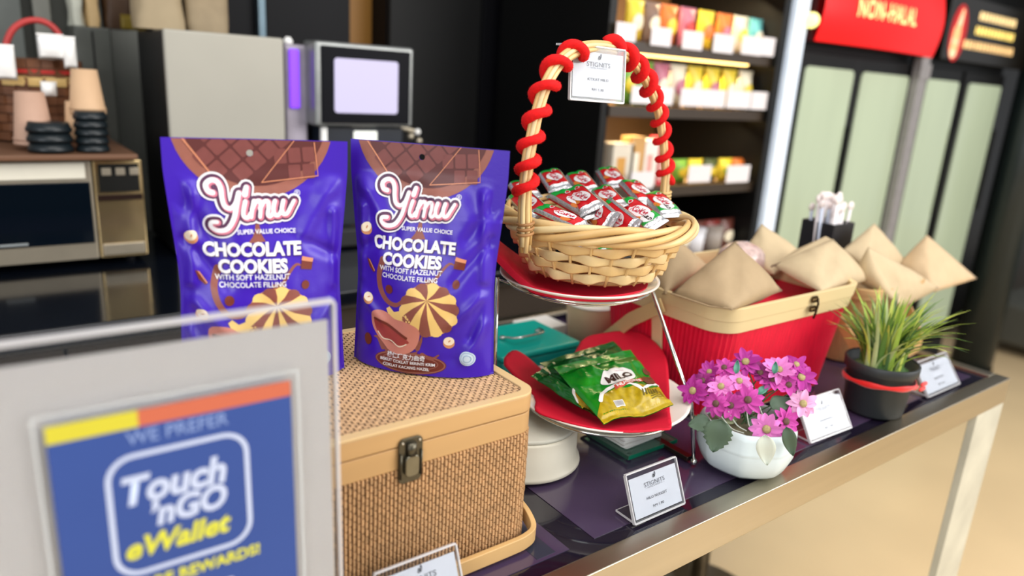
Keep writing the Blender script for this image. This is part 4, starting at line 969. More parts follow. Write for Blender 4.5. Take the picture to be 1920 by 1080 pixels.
def zlow(x, y):
    r = dist(x, y)/RL
    return ZL_-.008+.0042+max(0, r-.55)**1.0*.027+.0006*math.sin(x*70)
def px2(zv, *P): return [tuple(at(x, y, zv)) for x, y in P]
nap = px2(.990, (945, 688), (960, 668), (985, 672), (1022, 690), (1052, 700), (1088, 650), (1128, 641), (1196, 643), (1240, 668), (1254, 702), (1257, 760), (1259, 800), (1240, 806), (1180, 806), (1100, 796), (1040, 782), (1004, 768), (1002, 730))
napkin('red napkin spread under the green snack packs on the lower plate', spline(nap, 3, True), zlow, M_nap)
def zup(x, y):
    r = math.hypot(x-UC.x, y-UC.y)/RU
    return ZU-.006+.0042+max(0, r-.6)*.026+.0005*math.sin(x*60)
# folded napkin under the basket: thick layers, its far left corner stands up
na = [(UC.x+r_*math.cos(math.radians(d_)), UC.y+r_*math.sin(math.radians(d_))) for d_, r_ in ((-8, .080), (-20, .089), (-40, .092), (-70, .092), (-100, .092), (-130, .094), (-160, .098), (178, .108), (160, .122), (143, .140), (128, .122), (105, .09), (60, .07), (20, .072))]
na = spline(na, 4, True)
def zna(x, y):
    s2 = (x-UC.x)*-.795+(y-UC.y)*.607
    return max(zup(x, y)+.0004, ZU-.0008)+max(0, s2-.060)**1.15*.85
t2, f2 = napkin('red folded napkin between the upper plate and the wicker basket', na, zna, M_nap, th=.0075)
nb = t2.children[0].modifiers.new('round', 'BEVEL'); nb.width = .003; nb.segments = 3; nb.limit_method = 'ANGLE'

# ================================================================ WICKER BASKET
BC = Vector((.659, .690)); BZ = 1.1600; BH = 1.236-BZ
M_wk = mat('willow', (222, 186, 126), .45, var=.14, vs=22, bump=.2, bs=120)
M_wk2 = mat('willow_brown', (170, 122, 74), .5, var=.2, vs=40, bump=.2, bs=120)
t = thing('wicker_basket', 'honey coloured wicker basket with arched handle wound in red chenille, full of chocolate bars', 'basket', (BC.x, BC.y, BZ))
NS = 26
def Rz(z): k = z/BH; return .082+.039*k**.85
for i in range(NS):
    a = 2*PI*(i+.25)/NS
    obj('stake', MB().tube([(Rz(z)*math.cos(a), Rz(z)*math.sin(a), z) for z in (.001, .018, .036, .054, BH*.9)], .0019, 6), M_wk, t, smooth=True)
nr = 5; hz_ = BH*.84/nr
for j in range(nr):
    zc_ = .005+hz_*(j+.5); V = []; n = NS*6; q = 8; random.seed(j)
    mb = MB()
    for i in range(n):
        a = 2*PI*i/n; ph = NS/2*a+PI*j-2*PI*.25/NS*NS/2
        wv_ = math.cos(ph)
        r_ = Rz(zc_)+.0034*wv_+.0006; hh_ = (hz_*.56)*(.72+.28*wv_ if wv_ > 0 else .72-.10*abs(wv_)); zz_ = zc_+noise.noise(Vector((a*3, j, 5)))*.0016+.001*math.sin(ph*.5)
        for k in range(q):
            b = 2*PI*k/q; mb.v.append(((r_+.0013*math.cos(b)+.16*hh_*math.sin(b)*.6)*math.cos(a), (r_+.0013*math.cos(b)+.16*hh_*math.sin(b)*.6)*math.sin(a), zz_+hh_*math.sin(b)))
    for i in range(n):
        for k in range(q): mb.f.append((i*q+k, ((i+1) % n)*q+k, ((i+1) % n)*q+(k+1) % q, i*q+(k+1) % q))
    obj('weaver', mb, M_wk if j % 2 else mat('willow_pale', (232, 200, 146), .45, var=.14, vs=22, bump=.2, bs=120), t, smooth=True)
for s_ in range(5):
    n = 220; kf = 3; ph = 2*PI*s_/5
    P = []
    for i in range(n):
        a = 2*PI*i/n; b = kf*a+ph
        P.append(((.1215+.0075*math.cos(b))*math.cos(a), (.1215+.0075*math.cos(b))*math.sin(a), BH-.006+.0088*math.sin(b)+.0012*math.sin(5*a)))
    obj('rim_strand', MB().tube(P, .0042+.0005*(s_ % 2), 8, closed=True, ry=.0034), mat('willow_rim%d' % (s_ % 3), ((226, 192, 134), (214, 174, 112), (236, 206, 154))[s_ % 3], .42, var=.14, vs=25), t, smooth=True)
obj('base', MB().lathe([(0, 0), (.079, 0), (.083, .003), (.079, .006), (0, .006)], 40), M_wk2, t, smooth=True)
# arched handle
hL, hR = at(985, 428, 1.236), at(1246, 374, 1.236)
hpx = [(985, 428), (984, 385), (986, 340), (990, 300), (998, 255), (1009, 205), (1026, 155), (1052, 115), (1085, 93), (1125, 88), (1160, 97), (1190, 120), (1213, 155), (1230, 195), (1240, 240), (1246, 290), (1248, 330), (1245, 374)]
def hplane(x, y):
    v = ray(x, y); d = hR-hL; n = Vector((d.y, -d.x, 0)); return CAM+v*(n.dot(hL-CAM)/n.dot(v))
HP = [hplane(x, y)-Vector((BC.x, BC.y, BZ)) for x, y in hpx]
HP = [Vector(p) for p in spline([tuple(p) for p in HP], 8)]
def frames(P):
    out = []; nn = Vector((0, 1, 0))
    for i, p in enumerate(P):
        tt = (P[min(i+1, len(P)-1)]-P[max(0, i-1)]).normalized(); nn = (nn-tt*nn.dot(tt)).normalized(); out.append((p, nn.copy(), tt.cross(nn)))
    return out
FR = frames(HP); NF = len(FR)
for s_ in range(6):
    P = []
    for i, (p, n_, b_) in enumerate(FR):
        a = 2*PI*s_/6+i*.012; rr_ = (.0052 if 14 < i < NF-14 else .0052+.0030*(1-min(i, NF-1-i)/14)*.4)
        P.append(p+n_*math.cos(a)*rr_*.75+b_*math.sin(a)*rr_)
    if True:
        e0 = P[0]; P = [e0+Vector((.004*math.cos(s_), 0, -.020-.008*(s_ % 2)))+Vector((.006, -.0, 0))*.5]+P
    obj('handle_cane', MB().tube(P, .0028, 7), mat('willow_rim%d' % (s_ % 3), (226, 192, 134)) if s_ % 3 else mat('cane_handle', (230, 196, 138), .4, var=.12, vs=30), t, smooth=True)
# brown lashings at both roots
for (p, zo, m_) in ((HP[0], -.006, M_wk2), (HP[0], .0, M_wk2), (HP[0], .006, M_wk2), (HP[-1], -.004, M_wk), (HP[-1], .001, M_wk), (HP[-1], .006, M_wk), (HP[-1], .011, M_wk)):
    obj('lashing', MB().tube([(p.x+.0092*math.cos(2*PI*k/16), p.y+.0085*math.sin(2*PI*k/16), p.z+zo+.0015*math.cos(2*PI*k/16)) for k in range(16)], .0019, 6, closed=True), m_, t, smooth=True)
# red chenille wound around the handle
M_chn = mat('red_chenille', (222, 6, 10), .85, var=.12, vs=300)
turns = [(.13, 9.5), (.955, 0)]
def chen(i0, i1, nturn, ph0):
    n = int(nturn*22); P = []
    for k in range(n+1):
        f = k/n; i = i0+(i1-i0)*f; a = ph0+2*PI*nturn*f; j = int(i); u = i-j
        p, n_, b_ = FR[min(j, NF-1)]; p2 = FR[min(j+1, NF-1)][0]; c_ = p.lerp(p2, u)
        rr_ = .0100+.0016*noise.noise(Vector((f*9, ph0, 0)))
        P.append(c_+n_*math.cos(a)*rr_+b_*math.sin(a)*rr_)
    return P
random.seed(11)
for (i0, i1, nt, ph0, thick) in ((12, 66, 6.8, 0.6, .0056), (76, 101, 4.2, 1.0, .0066), (101, 130, 5.2, 2.0, .0050)):
    P = chen(i0, i1, nt, ph0); rad_ = [thick*(1+.22*noise.noise(Vector((k*.15, ph0, 4)))) for k in range(len(P))]
    o = obj('chenille_cord', MB().tube(P, rad_, 8), M_chn, t, smooth=True)
    mb = MB()
    for k in range(1, len(P)-1):
        tg = (P[k+1]-P[k-1]).normalized(); sd = tg.cross(Vector((.3, .5, .8))).normalized(); s2 = tg.cross(sd)
        for _ in range(60):
            a = random.uniform(0, 2*PI); dr = sd*math.cos(a)+s2*math.sin(a)+tg*random.uniform(-.5, .5); dr.normalize()
            q = P[k]+tg*random.uniform(-.0016, .0016); b0 = q+dr*(rad_[k]*.75); e_ = q+dr*(rad_[k]+random.uniform(.0004, .0013)); w_ = dr.cross(tg).normalized()*.00025
            mb.add([b0-w_, b0+w_, e_], [(0, 1, 2)])
    obj('chenille_pile', mb, M_chn, o, kind='stuff')

# hanging tag on the handle
tp = hplane(1116, 88)
th_ = holder('price_tag', 'clear tag holder hung upside down over the red wound basket handle', tuple(tp), .082, .062, math.radians(7), 0, ('km', 'r1'), foot=.030, flip=True)
th_.location = (tp.x-.002, tp.y-.014, tp.z-.0625+.000)
th_.rotation_euler = (0, math.radians(1.5), math.radians(-4))

# ================================================================ CHOCOLATE BARS
M_bar = mat('bar_red', (206, 20, 32), .28, var=.06, vs=60, bump=.25, bs=90, spec=.6, coat=.3)
M_barg = mat('bar_green', (20, 164, 60), .28, var=.04, vs=60, bump=.2, bs=90, coat=.3)
M_foil = mat('bar_foil', (206, 206, 208), .25, metal=.75, var=.15, vs=300, bump=.4, bs=300)
M_bw = mat('bar_white', (240, 236, 236), .35, var=0); M_br = mat('bar_pink', (198, 24, 60), .35, var=0); M_bo = mat('bar_orange', (214, 120, 50), .35, var=.1)
def bar_proto(milo, bl=.084, bwid=.031):
    hw, hl, th = bwid/2, bl/2, .0085
    t = thing('chocolate_bar', 'x', 'chocolate bar', (0, 0, 0))
    def top(x, y):
        k = max(0, 1-(abs(x)/hl)**6)*max(0, 1-(abs(y)/hw)**4); gr = .0016*math.exp(-(y/.0022)**2)
        return th*(k**.6)-gr*k+.0007*noise.noise(Vector((x*90, y*120, 1)))
    def fn(x, y, o): return Vector((x, y, top(x, y)+o))
    xe = hl-.008
    obj('wrapper', MB().grid(26, 12, lambda a, b: ((a-.5)*2*xe, (b-.5)*bwid, top((a-.5)*2*xe, (b-.5)*bwid))).grid(26, 2, lambda a, b: ((a-.5)*2*xe, (b-.5)*bwid, -.0005), True), M_bar, t, smooth=True)
    for q in (-1, 1):
        mb = MB(); 
        mb.grid(6, 8, lambda a, b: (q*(xe-.0005+a*.009), (b-.5)*bwid*(1+.03*a), top(q*xe, (b-.5)*bwid)*(1-a)**1.5+.0006*math.sin(a*30)+.0008), flip=q < 0)
        mb.grid(6, 8, lambda a, b: (q*(xe-.0005+a*.009), (b-.5)*bwid*(1+.03*a), .0003+.0006*math.sin(a*30)), flip=q > 0)
        obj('crimped_end', mb, M_foil, t, smooth=True)
    for q in (-1, 1): Art().poly([(-xe, q*hw*.80), (xe, q*hw*.80), (xe, q*hw*.99), (-xe, q*hw*.99)][::q]).emit('foil_side', fn, M_foil, t, L=.006, off=.0005)
    Art().poly([(-xe, -hw*.98), (-xe+.012, -hw*.98), (-xe+.012, hw*.98), (-xe, hw*.98)]).emit('green_end', fn, M_barg, t, L=.005, off=.0006)
    if milo: Art().poly([(xe-.019, -hw*.98), (xe, -hw*.98), (xe, hw*.98), (xe-.015, hw*.98)]).emit('green_panel', fn, M_barg, t, L=.005, off=.0006)
    Art().disc(.007, 0, .0165, .0095, rot=.22, n=20).emit('logo_oval', fn, M_bw, t, L=.005, off=.0008)
    A = Art(); A.add(*TX['kk'], dx=.007, dy=.0003, rot=.16, k=.98); A.emit('logo_text', fn, M_br, t, L=.005, off=.0011)
    Art().disc(-.020, .004, .0034, .0034, n=14).emit('seal_mark', fn, M_bw, t, off=.0009)
    Art().disc(-.020, .004, .0024, .0024, n=14).emit('seal_core', fn, M_bar, t, off=.0011)
    if milo: Art().disc(xe-.0085, -.001, .0078, .0092, rot=.2, n=16).emit('milo_patch', fn, M_bw, t, L=.005, off=.0008)
    A = Art(); A.add(*TX['milo'], dx=xe-.0085, dy=-.001, rot=.1, k=.82)
    if milo: A.emit('milo_text', fn, mat('milo_brown', (44, 24, 20), .4, var=0), t, off=.0011)
    Art().disc(.016, -.0095, .008, .0035, rot=.2, n=14).emit('wafer_print', fn, M_bo, t, L=.005, off=.0007)
    return t
proto = bar_proto(False); proto2 = bar_proto(True)
used2 = [False]
GB = 'chocolate wafer bars heaped in the wicker basket'
# start px, end px (green end first), height of both ends, roll, label
BARS = [
 ((1020, 312), (1062, 372), 1.285, 1.262, .15, 'red wafer bar with green end standing at the back left beside the handle'),
 ((1072, 320), (1112, 372), 1.283, 1.262, .1, 'red wafer bar with green end, second from left along the back'),
 ((1125, 303), (1172, 372), 1.292, 1.262, .05, 'red wafer bar with green end poking highest at the back of the basket'),
 ((1172, 338), (1222, 390), 1.278, 1.256, -.2, 'red wafer bar with green end right of the highest bar'),
 ((1066, 352), (1118, 402), 1.272, 1.256, .3, 'red wafer bar with bent green end at the middle of the heap'),
 ((1112, 342), (1170, 410), 1.274, 1.252, .2, 'red wafer bar with dark green end below the highest bar'),
 ((1205, 352), (1276, 424), 1.272, 1.246, -.1, 'red wafer bar with bright green end at right, its round white patch near the rim'),
 ((1158, 376), (1240, 432), 1.262, 1.243, .25, 'red wafer bar showing its full white oval logo, front right of the heap'),
 ((1092, 372), (1158, 432), 1.262, 1.243, .9, 'red wafer bar turned on edge with silver side, centre front of the heap'),
 ((1130, 388), (1192, 438), 1.256, 1.240, .9, 'red wafer bar half buried with silver side, right of the centre front'),
 ((1038, 362), (1120, 408), 1.266, 1.250, -.1, 'large red wafer bar lying flat in the front left of the heap'),
 ((1012, 392), (1092, 428), 1.258, 1.246, -.25, 'red wafer bar lying lowest in front at the left rim'),
 ((962, 330), (1008, 392), 1.270, 1.254, .1, 'red wafer bar leaning out left behind the pouch and handle'),
 ((966, 362), (1016, 410), 1.262, 1.246, .3, 'red wafer bar tucked lowest at the far left inside the rim'),
]
for i, (a, b, z1, z2, roll, lab) in enumerate(BARS):
    if i in (6, 7): o = proto2 if not used2[0] else copy_tree(proto2); used2[0] = True
    else: o = proto if i == 0 else copy_tree(proto)
    dz = .016
    P0, P1 = at(*a, z1-dz), at(*b, z2-dz); ex = (P1-P0).normalized(); c_ = (P0+P1)/2
    view = (CAM-c_).normalized(); nz = (Vector((0, 0, 1))*.75+view*.5); nz = (nz-ex*nz.dot(ex)).normalized()
    nz = Matrix.Rotation(roll, 3, ex) @ nz; ey = nz.cross(ex)
    o.rotation_mode = 'XYZ'; orient(o, c_, ex, ey); s_ = min(1.12, max(.95, (P1-P0).length/.084)); o.scale = (s_, s_, s_)
    o['label'] = lab; o['group'] = GB
# hidden filling of the basket: more bars under the top layer
M_fill = mat('bar_red_dark', (150, 16, 26), .4, var=.3, vs=60)
for i, (x, y, a) in enumerate(((-.05, -.03, .4), (-.02, -.03, 1.2), (.02, -.03, .7), (.05, -.01, .2), (-.05, .03, 1.4), (0, .04, .5), (.04, .04, 1.0), (0, 0, .2), (-.03, .01, .9), (.03, .01, 1.9))):
    o = copy_tree(proto); o.location = (BC.x+x*.9, BC.y+y*.9, BZ+.030+.004*(i % 3)); o.rotation_euler = (.1, .1, a); o.scale = (.95, .95, .95)
    o['label'] = 'wafer bar buried under the others inside the wicker basket'; o['group'] = 'buried chocolate bars in the basket'

# ================================================================ GREEN PACKS ON THE LOWER PLATE
M_mg = mat('pack_green', (10, 138, 30), .22, var=.10, vs=25, bump=1.0, bs=45, coat=.6, spec=.7)
M_mg2 = mat('pack_green_deep', (12, 96, 34), .25, var=.10, vs=25, bump=.5, bs=60, coat=.5)
M_gold = mat('pack_gold', (176, 150, 20), .35, var=.25, vs=120, coat=.4)
M_mw = mat('pack_white', (240, 240, 236), .35, var=0); M_mb = mat('pack_brown', (58, 32, 26), .4, var=0); M_mc = mat('pack_choc', (112, 60, 38), .4, var=.25, vs=200)
def snackpack(label, TLp, TRp, BRp, BLp, zs, m_, full=True, seed=0, puff=.010):
    """quad on the plate given by four corners (px) and heights"""
    P = [at(*p, z) for p, z in zip((TLp, TRp, BRp, BLp), zs)]
    c_ = sum(P, Vector())/4; t = thing('chocolate_snack_pack', label, 'snack pack', tuple(c_), 0, 'green snack packs on the lower plate')
    Q = [p-c_ for p in P]; nrm = (Q[1]-Q[3]).cross(Q[0]-Q[2]).normalized(); 
    if nrm.z < 0: nrm = -nrm
    def F(u, v, off):   # u 0..1 left to right, v 0..1 bottom to top
        a = Q[3].lerp(Q[2], u); b = Q[0].lerp(Q[1], u); p = a.lerp(b, v)
        e = max(0, 1-abs(2*u-1)**4)*max(0, 1-abs((v-.46)/.40)**4) if .06 < v < .86 else 0
        w_ = noise.noise(Vector((u*5+seed, v*5, 1)))*.0040+noise.noise(Vector((u*13+seed, v*9, 4)))*.0022+.004*math.sin(u*9+v*7+seed)*(1-v)
        if v >= .80: w2 = .0005*math.sin((v-.8)*190)
        elif v <= .09: w2 = .0003*math.sin(v*110)+.003*math.sin(u*7+seed)
        else: w2 = 0
        return p+nrm*(puff*e**.6+w_*(.35+.65*min(1, e*2))+w2+off)+Vector((0, 0, 0))
    obj('front_sheet', MB().grid(44, 56, lambda a, b: F(a, b, 0)), m_, t, smooth=True)
    obj('back_sheet', MB().grid(20, 30, lambda a, b: F(a, b, 0)-nrm*(.0008+.006*max(0, 1-abs(2*a-1)**3)*max(0, 1-abs(2*b-1)**3)), True), mat('pack_back', (20, 100, 30), .3), t, smooth=True)
    def em(A, nm, mm, lv=0): return A.emit(nm, F, mm, t, L=.022, off=.0006+.0002*lv)
    em(Art().poly([(0, 0), (1, 0), (1, .30), (.93, .27), (.80, .24), (.70, .30), (.62, .22), (.55, .30), (.40, .36), (.22, .33), (.12, .24), (0, .12)]), 'gold_panel', M_gold, 0)
    em(Art().stroke([(1.0, .33), (.86, .31), (.76, .25), (.70, .22)], .016).stroke([(.68, .20), (.60, .33), (.42, .39), (.24, .36), (.12, .24)], .022), 'white_swoosh', M_mw, 1)
    if full:
        cl = spline([(.36, .58), (.30, .50), (.36, .44), (.50, .41), (.66, .42), (.76, .48), (.76, .58), (.68, .65), (.56, .66), (.46, .62), (.42, .64)], 4, True)
        em(Art().poly(cl), 'logo_cloud', M_mw, 2)
        A = Art(); V, Fc = TX['milo2']; A.add([(x*11.8, y*6.6) for x, y in V], Fc, dx=.55, dy=.51, rot=.06); em(A, 'logo_text', M_mb, 3)
        A = Art(); V, Fc = TX['nes']; A.add([(x*10, y*6) for x, y in V], Fc, dx=.60, dy=.60); em(A, 'maker_text', mat('pack_mauve', (190, 110, 130), .4, var=0), 3)
        em(Art().poly([(.38, .325), (.80, .37), (.81, .43), (.40, .395)]), 'name_panel', mat('pack_coral', (206, 86, 70), .4, var=0), 2)
        A = Art(); V, Fc = TX['nug']; A.add([(x*12.5, y*6) for x, y in V], Fc, dx=.60, dy=.382, rot=.07); em(A, 'name_text', M_mw, 3)
        em(Art().disc(.90, .40, .09, .075, n=18), 'chocolate_ball_print', M_mc, 2); em(Art().disc(.97, .55, .05, .05, n=14), 'ball_print', M_mc, 2)
        A = Art()
        for i in range(6): A.stroke([(.66+.04*i, .16), (.67+.04*i, .21)], .012, False)
        for i in range(4): A.stroke([(.74, .10+.022*i), (.95, .13+.022*i)], .004, False)
        em(A, 'small_print', mat('pack_olive', (96, 84, 20), .4, var=0), 2)['kind'] = 'stuff'
        em(Art().rrect(.33, .17, .13, .08, .01), 'code_patch', M_mw, 2)
        A = Art()
        for i in range(9): A.stroke([(.275+.0135*i, .14), (.275+.0135*i, .20)], .0028, False)
        em(A, 'bar_code', M_mb, 3)['kind'] = 'stuff'
    em(Art().disc(.5, .87, .018, .012, n=14), 'hang_hole', mat('hole_white', (225, 235, 225), .3, var=0), 1)
    return t
zq = .992
snackpack('dark green snack pack lying rearmost under the two others', (1012, 680), (1150, 640), (1215, 700), (1090, 745), (1.006, 1.012, 1.002, .998), M_mg2, False, 5, .007)
snackpack('narrow dark green snack pack at the left with crinkled edge', (995, 705), (1040, 678), (1152, 775), (1105, 775), (1.004, 1.006, .995, .992), M_mg2, False, 2, .006)
snackpack('green snack pack with white cloud logo lying uppermost on the napkin', (1038, 688), (1182, 656), (1262, 762), (1132, 796), (1.016, 1.020, 1.000, .996), M_mg, True, 0, .010)

# ================================================================ THINGS AROUND AND UNDER THE STAND
t = thing('round_canister', 'low round cream canister on the table behind the bamboo box corner', 'canister', (.572, .706, Z0))
obj('canister_body', MB().lathe([(.0, 0), (.078, 0), (.082, .003), (.081, .007), (.0765, .012), (.0755, .050), (.074, .053), (.0, .053)], 56), mat('canister_cream', (216, 210, 192), .35, var=.03), t, smooth=True)
obj('canister_lid', MB().lathe([(.0, .053), (.073, .053), (.074, .056), (.072, .059), (.0, .060)], 56), mat('canister_lid', (200, 198, 184), .3), t, smooth=True)
for o_ in [c for c in t.children]: pass
M_gg = mat('green_glass', (150, 225, 195), .05, var=0, trans=.9, spec=.6); M_ge = mat('green_glass_edge', (10, 112, 84), .12, var=.1, vs=30)
t = thing('glass_tray', 'square glass plate with green edges holding white tissues under the stand', 'tray', (.7425, .665, Z0))
obj('pane', MB().box(-.050, .050, -.048, .048, .0015, .0065), M_gg, t, bevel=.001)
for b in ((-.050, .050, -.0492, -.048), (-.050, .050, .048, .0492)): obj('edge', MB().box(b[0], b[1], b[2], b[3], .0010, .0070), M_ge, t, bevel=.0005)
for b in ((-.0512, -.050, -.0492, .0492), (.050, .0512, -.0492, .0492)): obj('edge', MB().box(b[0], b[1], b[2], b[3], .0010, .0070), mat('green_glass_dark', (50, 84, 70), .12), t, bevel=.0005)
for x in (-.04, .04):
    for y in (-.04, .04): obj('bump', MB().lathe([(.004, 0), (.004, .0015)], 10, (x, y, 0)), M_ge, t)
M_tis = mat('tissue', (232, 230, 226), .8, var=.03)
t = thing('tissue_stack', 'stack of folded white tissues on the green edged glass plate', 'napkins', (.742, .672, Z0+.0068))
random.seed(4)
for i in range(12):
    o_ = obj('tissue', MB().prism([(x, y) for x, y in rr(.078, .074, .004, 3)], .0022, lambda x, y, z, i=i: (x+random.uniform(-.0003, .0003), y, z+i*.0026+.0008*math.sin(x*60+i)+.001*math.sin(y*50))), M_tis, t)
    o_.rotation_euler = (0, 0, random.uniform(-.05, .05))
# teal tin
M_teal = mat('teal_lacquer', (12, 186, 170), .3, var=.04, vs=10, coat=.3)
t = thing('teal_tin', 'turquoise rectangular tin with chrome bail handle behind the stand', 'box', (.76, .965, Z0))
obj('tin_body', MB().box(-.085, .085, -.066, .066, 0, .046), mat('teal_body', (10, 150, 140), .35), t, bevel=.004)
ld = obj('tin_lid', MB().box(-.087, .087, -.068, .068, .0462, .058), M_teal, t, bevel=.004)
hh_ = [(-.035, .0, .060), (-.035, -.012, .066), (-.03, -.030, .070), (.02, -.030, .070), (.035, -.024, .070), (.045, .0, .066), (.045, .004, .060)]
obj('bail_handle', MB().tube(spline(hh_, 4), .0024, 8), M_chr, t, smooth=True)
for x in (-.035, .045): obj('handle_lug', MB().ball((x, .003, .061), .006, .006, .004), M_chr, t, smooth=True)
# kraft cup with white inside
t = thing('kraft_cup', 'pale kraft paper tub with white rim and inside standing behind the napkin', 'cup', (.958, .990, Z0))
obj('cup_wall', MB().lathe([(.0, .001), (.038, .001), (.044, .003), (.052, .088)], 40, cap=False), mat('kraft_tub', (248, 214, 170), .55, var=.03), t, smooth=True)
obj('cup_inside', MB().lathe([(.050, .087), (.042, .006), (.0, .006)], 40, cap=False), M_rimw, t, smooth=True)
obj('rolled_rim', MB().tube([(.0517*math.cos(2*PI*k/40), .0517*math.sin(2*PI*k/40), .0885) for k in range(40)], .0018, 8, closed=True), M_rimw, t, smooth=True)
t = thing('tissue_stack', 'small white tissue packet between the turquoise tin and the kraft tub', 'napkins', (.905, 1.085, Z0))
for i in range(4): obj('tissue', MB().prism(rr(.09, .07, .004, 3), .006, z0=i*.0065), M_tis, t, bevel=.0015)
# black straw box with wrapped cutlery
YC = .842; pc = atY(1549, 440, YC); zb5 = Z0+.0005; zt_b = atY(1549, 414, YC).z-zb5; wv = .041
t = thing('cutlery_caddy', 'tall black open box filled with white and clear wrapped cutlery behind the paper parcels', 'box', (pc.x, YC, zb5))
mb = MB(); 
for b in ((-wv, wv, -.038, -.034), (-wv, wv, .034, .038), (-wv, -wv+.004, -.034, .034), (wv-.004, wv, -.034, .034)): obj('side', MB().box(b[0], b[1], b[2], b[3], 0, zt_b), mat('box_black', (32, 32, 36), .4), t, bevel=.001)
obj('bottom', MB().box(-wv+.004, wv-.004, -.034, .034, 0, .003), M_dark, t)
random.seed(5)
for i in range(26):
    x, y = random.uniform(-wv*.8, wv*.8), random.uniform(-.025, .025); h_ = zt_b+random.uniform(.010, .052)
    o = thing('wrapped_cutlery', 'white paper wrapped cutlery sticking out of the black box', 'cutlery', (t.location.x+x, t.location.y+y, zb5+.0035), 0, 'wrapped cutlery in the black box')
    dx, dy = random.uniform(-.018, .018), random.uniform(-.012, .012)
    obj('sleeve', MB().tube([(0, 0, 0), (dx*.5, dy*.5, h_*.6), (dx, dy, h_)], [.003, .003, .006], 6, ry=[.002, .002, .003]), mat('sleeve_white', (236, 228, 228), .4, var=.05) if i % 3 else mat('sleeve_clear', (206, 214, 232), .2, var=.1), o, smooth=True)
    obj('tip', MB().ball((dx, dy, h_), .011, .004, .010), mat('sleeve_pale', (240, 226, 222), .4), o, smooth=True)
# ================================================================ RED BASKET
M_rcl = mat('red_straw', (226, 4, 50), .55, var=.12, vs=260, bump=.5, bs=300, stretch=(1, 1, .04))
M_pale = mat('pale_bamboo', (226, 202, 152), .45, var=.08, vs=14, stretch=(.15, .15, 1), bump=.05)
def taper_basket(name, label, x0, x1, y0, y1, ins, h, band, R, m_side, m_band, corr=.0009, lining=None):
    cx, cy = (x0+x1)/2, (y0+y1)/2
    t = thing(name, label, 'basket', (cx, cy, Z0)); w_, d_ = x1-x0, y1-y0
    def out(e, z, n=14): 
        k = ins*(1-z/h); return [(x, y, z) for x, y in rr(w_-2*k+2*e, d_-2*k+2*e, R, n)]
    def dense(e, z, N=420):
        P = out(e, z); L = [0]
        for i in range(len(P)): L.append(L[-1]+math.dist(P[i][:2], P[(i+1) % len(P)][:2]))
        res = []; j = 0
        for q in range(N):
            s_ = L[-1]*q/N
            while L[j+1] < s_: j += 1
            k = (s_-L[j])/max(1e-9, L[j+1]-L[j]); a, b = P[j], P[(j+1) % len(P)]
            x, y = a[0]+(b[0]-a[0])*k, a[1]+(b[1]-a[1])*k; l = math.hypot(b[0]-a[0], b[1]-a[1]) or 1; nx, ny = (b[1]-a[1])/l, -(b[0]-a[0])/l
            c_ = corr*(1 if q % 3 == 0 else (-.4 if q % 3 == 1 else .2)); res.append((x+nx*c_, y+ny*c_, z))
        return res
    N = 420; levels = [.004, h*.25, h*.5, h*.75, h-band*.4]
    mb = MB(); V = []
    for z in levels: V += dense(-.001, z, N)
    mb.add(V, [(i*N+k, i*N+(k+1) % N, (i+1)*N+(k+1) % N, (i+1)*N+k) for i in range(len(levels)-1) for k in range(N)])
    obj('straw_side', mb, m_side, t, smooth=False)
    a = out(.003, h-band, 10); b = out(.0035, h, 10); c2 = out(-.0035, h, 10); d2 = out(-.0035, h-band, 10); n_ = len(a)
    bd = obj('rim_band', MB().add(a+b+c2+d2, [(k*n_+i, k*n_+(i+1) % n_, ((k+1) % 4)*n_+(i+1) % n_, ((k+1) % 4)*n_+i) for k in range(4) for i in range(n_)]), m_band, t, bevel=.0008)
    a = out(.0042, h-band*.52, 10); b = out(.0042, h-.0003, 10); c2 = out(.003, h-.0003, 10); d2 = out(.003, h-band*.52, 10)
    obj('upper_band', MB().add(a+b+c2+d2, [(k*n_+i, k*n_+(i+1) % n_, ((k+1) % 4)*n_+(i+1) % n_, ((k+1) % 4)*n_+i) for k in range(4) for i in range(n_)]), m_band, bd, bevel=.0004)
    P = out(-.004, 0.004, 10); obj('bottom', MB().prism([(x, y) for x, y, _ in P], .003, z0=0), m_band, t)
    P = out(-.004, h*.80, 10); obj('lining', MB().prism([(x, y) for x, y, _ in P], .004, z0=h*.80), lining or M_nap, t)
    return t
ra = dict(x0=.862, x1=1.238, y0=.612, y1=.890)
t = taper_basket('red_basket', 'bright red straw basket with pale bamboo rim holding paper wrapped parcels', ra['x0'], ra['x1'], ra['y0'], ra['y1'], .022, .196, .041, .042, M_rcl, M_pale)
ox_, oy_ = (ra['x0']+ra['x1'])/2, (ra['y0']+ra['y1'])/2
hx = ra['x0']-ox_-.006
# left side: upright and folded handle arm
def strap(name, P, m_, w_=.012, th=.003, parent=None): return obj(name, MB().tube(P, w_, 4, ry=th/2, upv=None), m_, parent, bevel=.0006)
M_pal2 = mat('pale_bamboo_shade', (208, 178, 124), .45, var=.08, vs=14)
yv = atX(1236, 625, ra['x0']+.008).y-oy_
obj('side_upright', MB().tube([(hx+.006, yv+.006, .176), (hx+.002+.022, yv-.002, .012)], .0105, 4, ry=.0016, upv=(0, 1, 0)), M_pale, t, bevel=.0006)
P = [Vector((hx-.009, -.030, .176)), Vector((hx-.012, .030, .134)), Vector((hx-.012, .085, .080)), Vector((hx-.010, .135, .030)), Vector((hx-.004, .150, .014))]
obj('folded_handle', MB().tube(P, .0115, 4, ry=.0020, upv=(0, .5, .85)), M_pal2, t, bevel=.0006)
obj('rivet', MB().ball((hx-.0125, -.022, .173), .0035, n=10), M_chr, t, smooth=True)
lxx = atY(1519, 572, ra['y0']).x-ox_; yl = ra['y0']-oy_-.005
zl2 = atY(1519, 562, ra['y0']).z-Z0
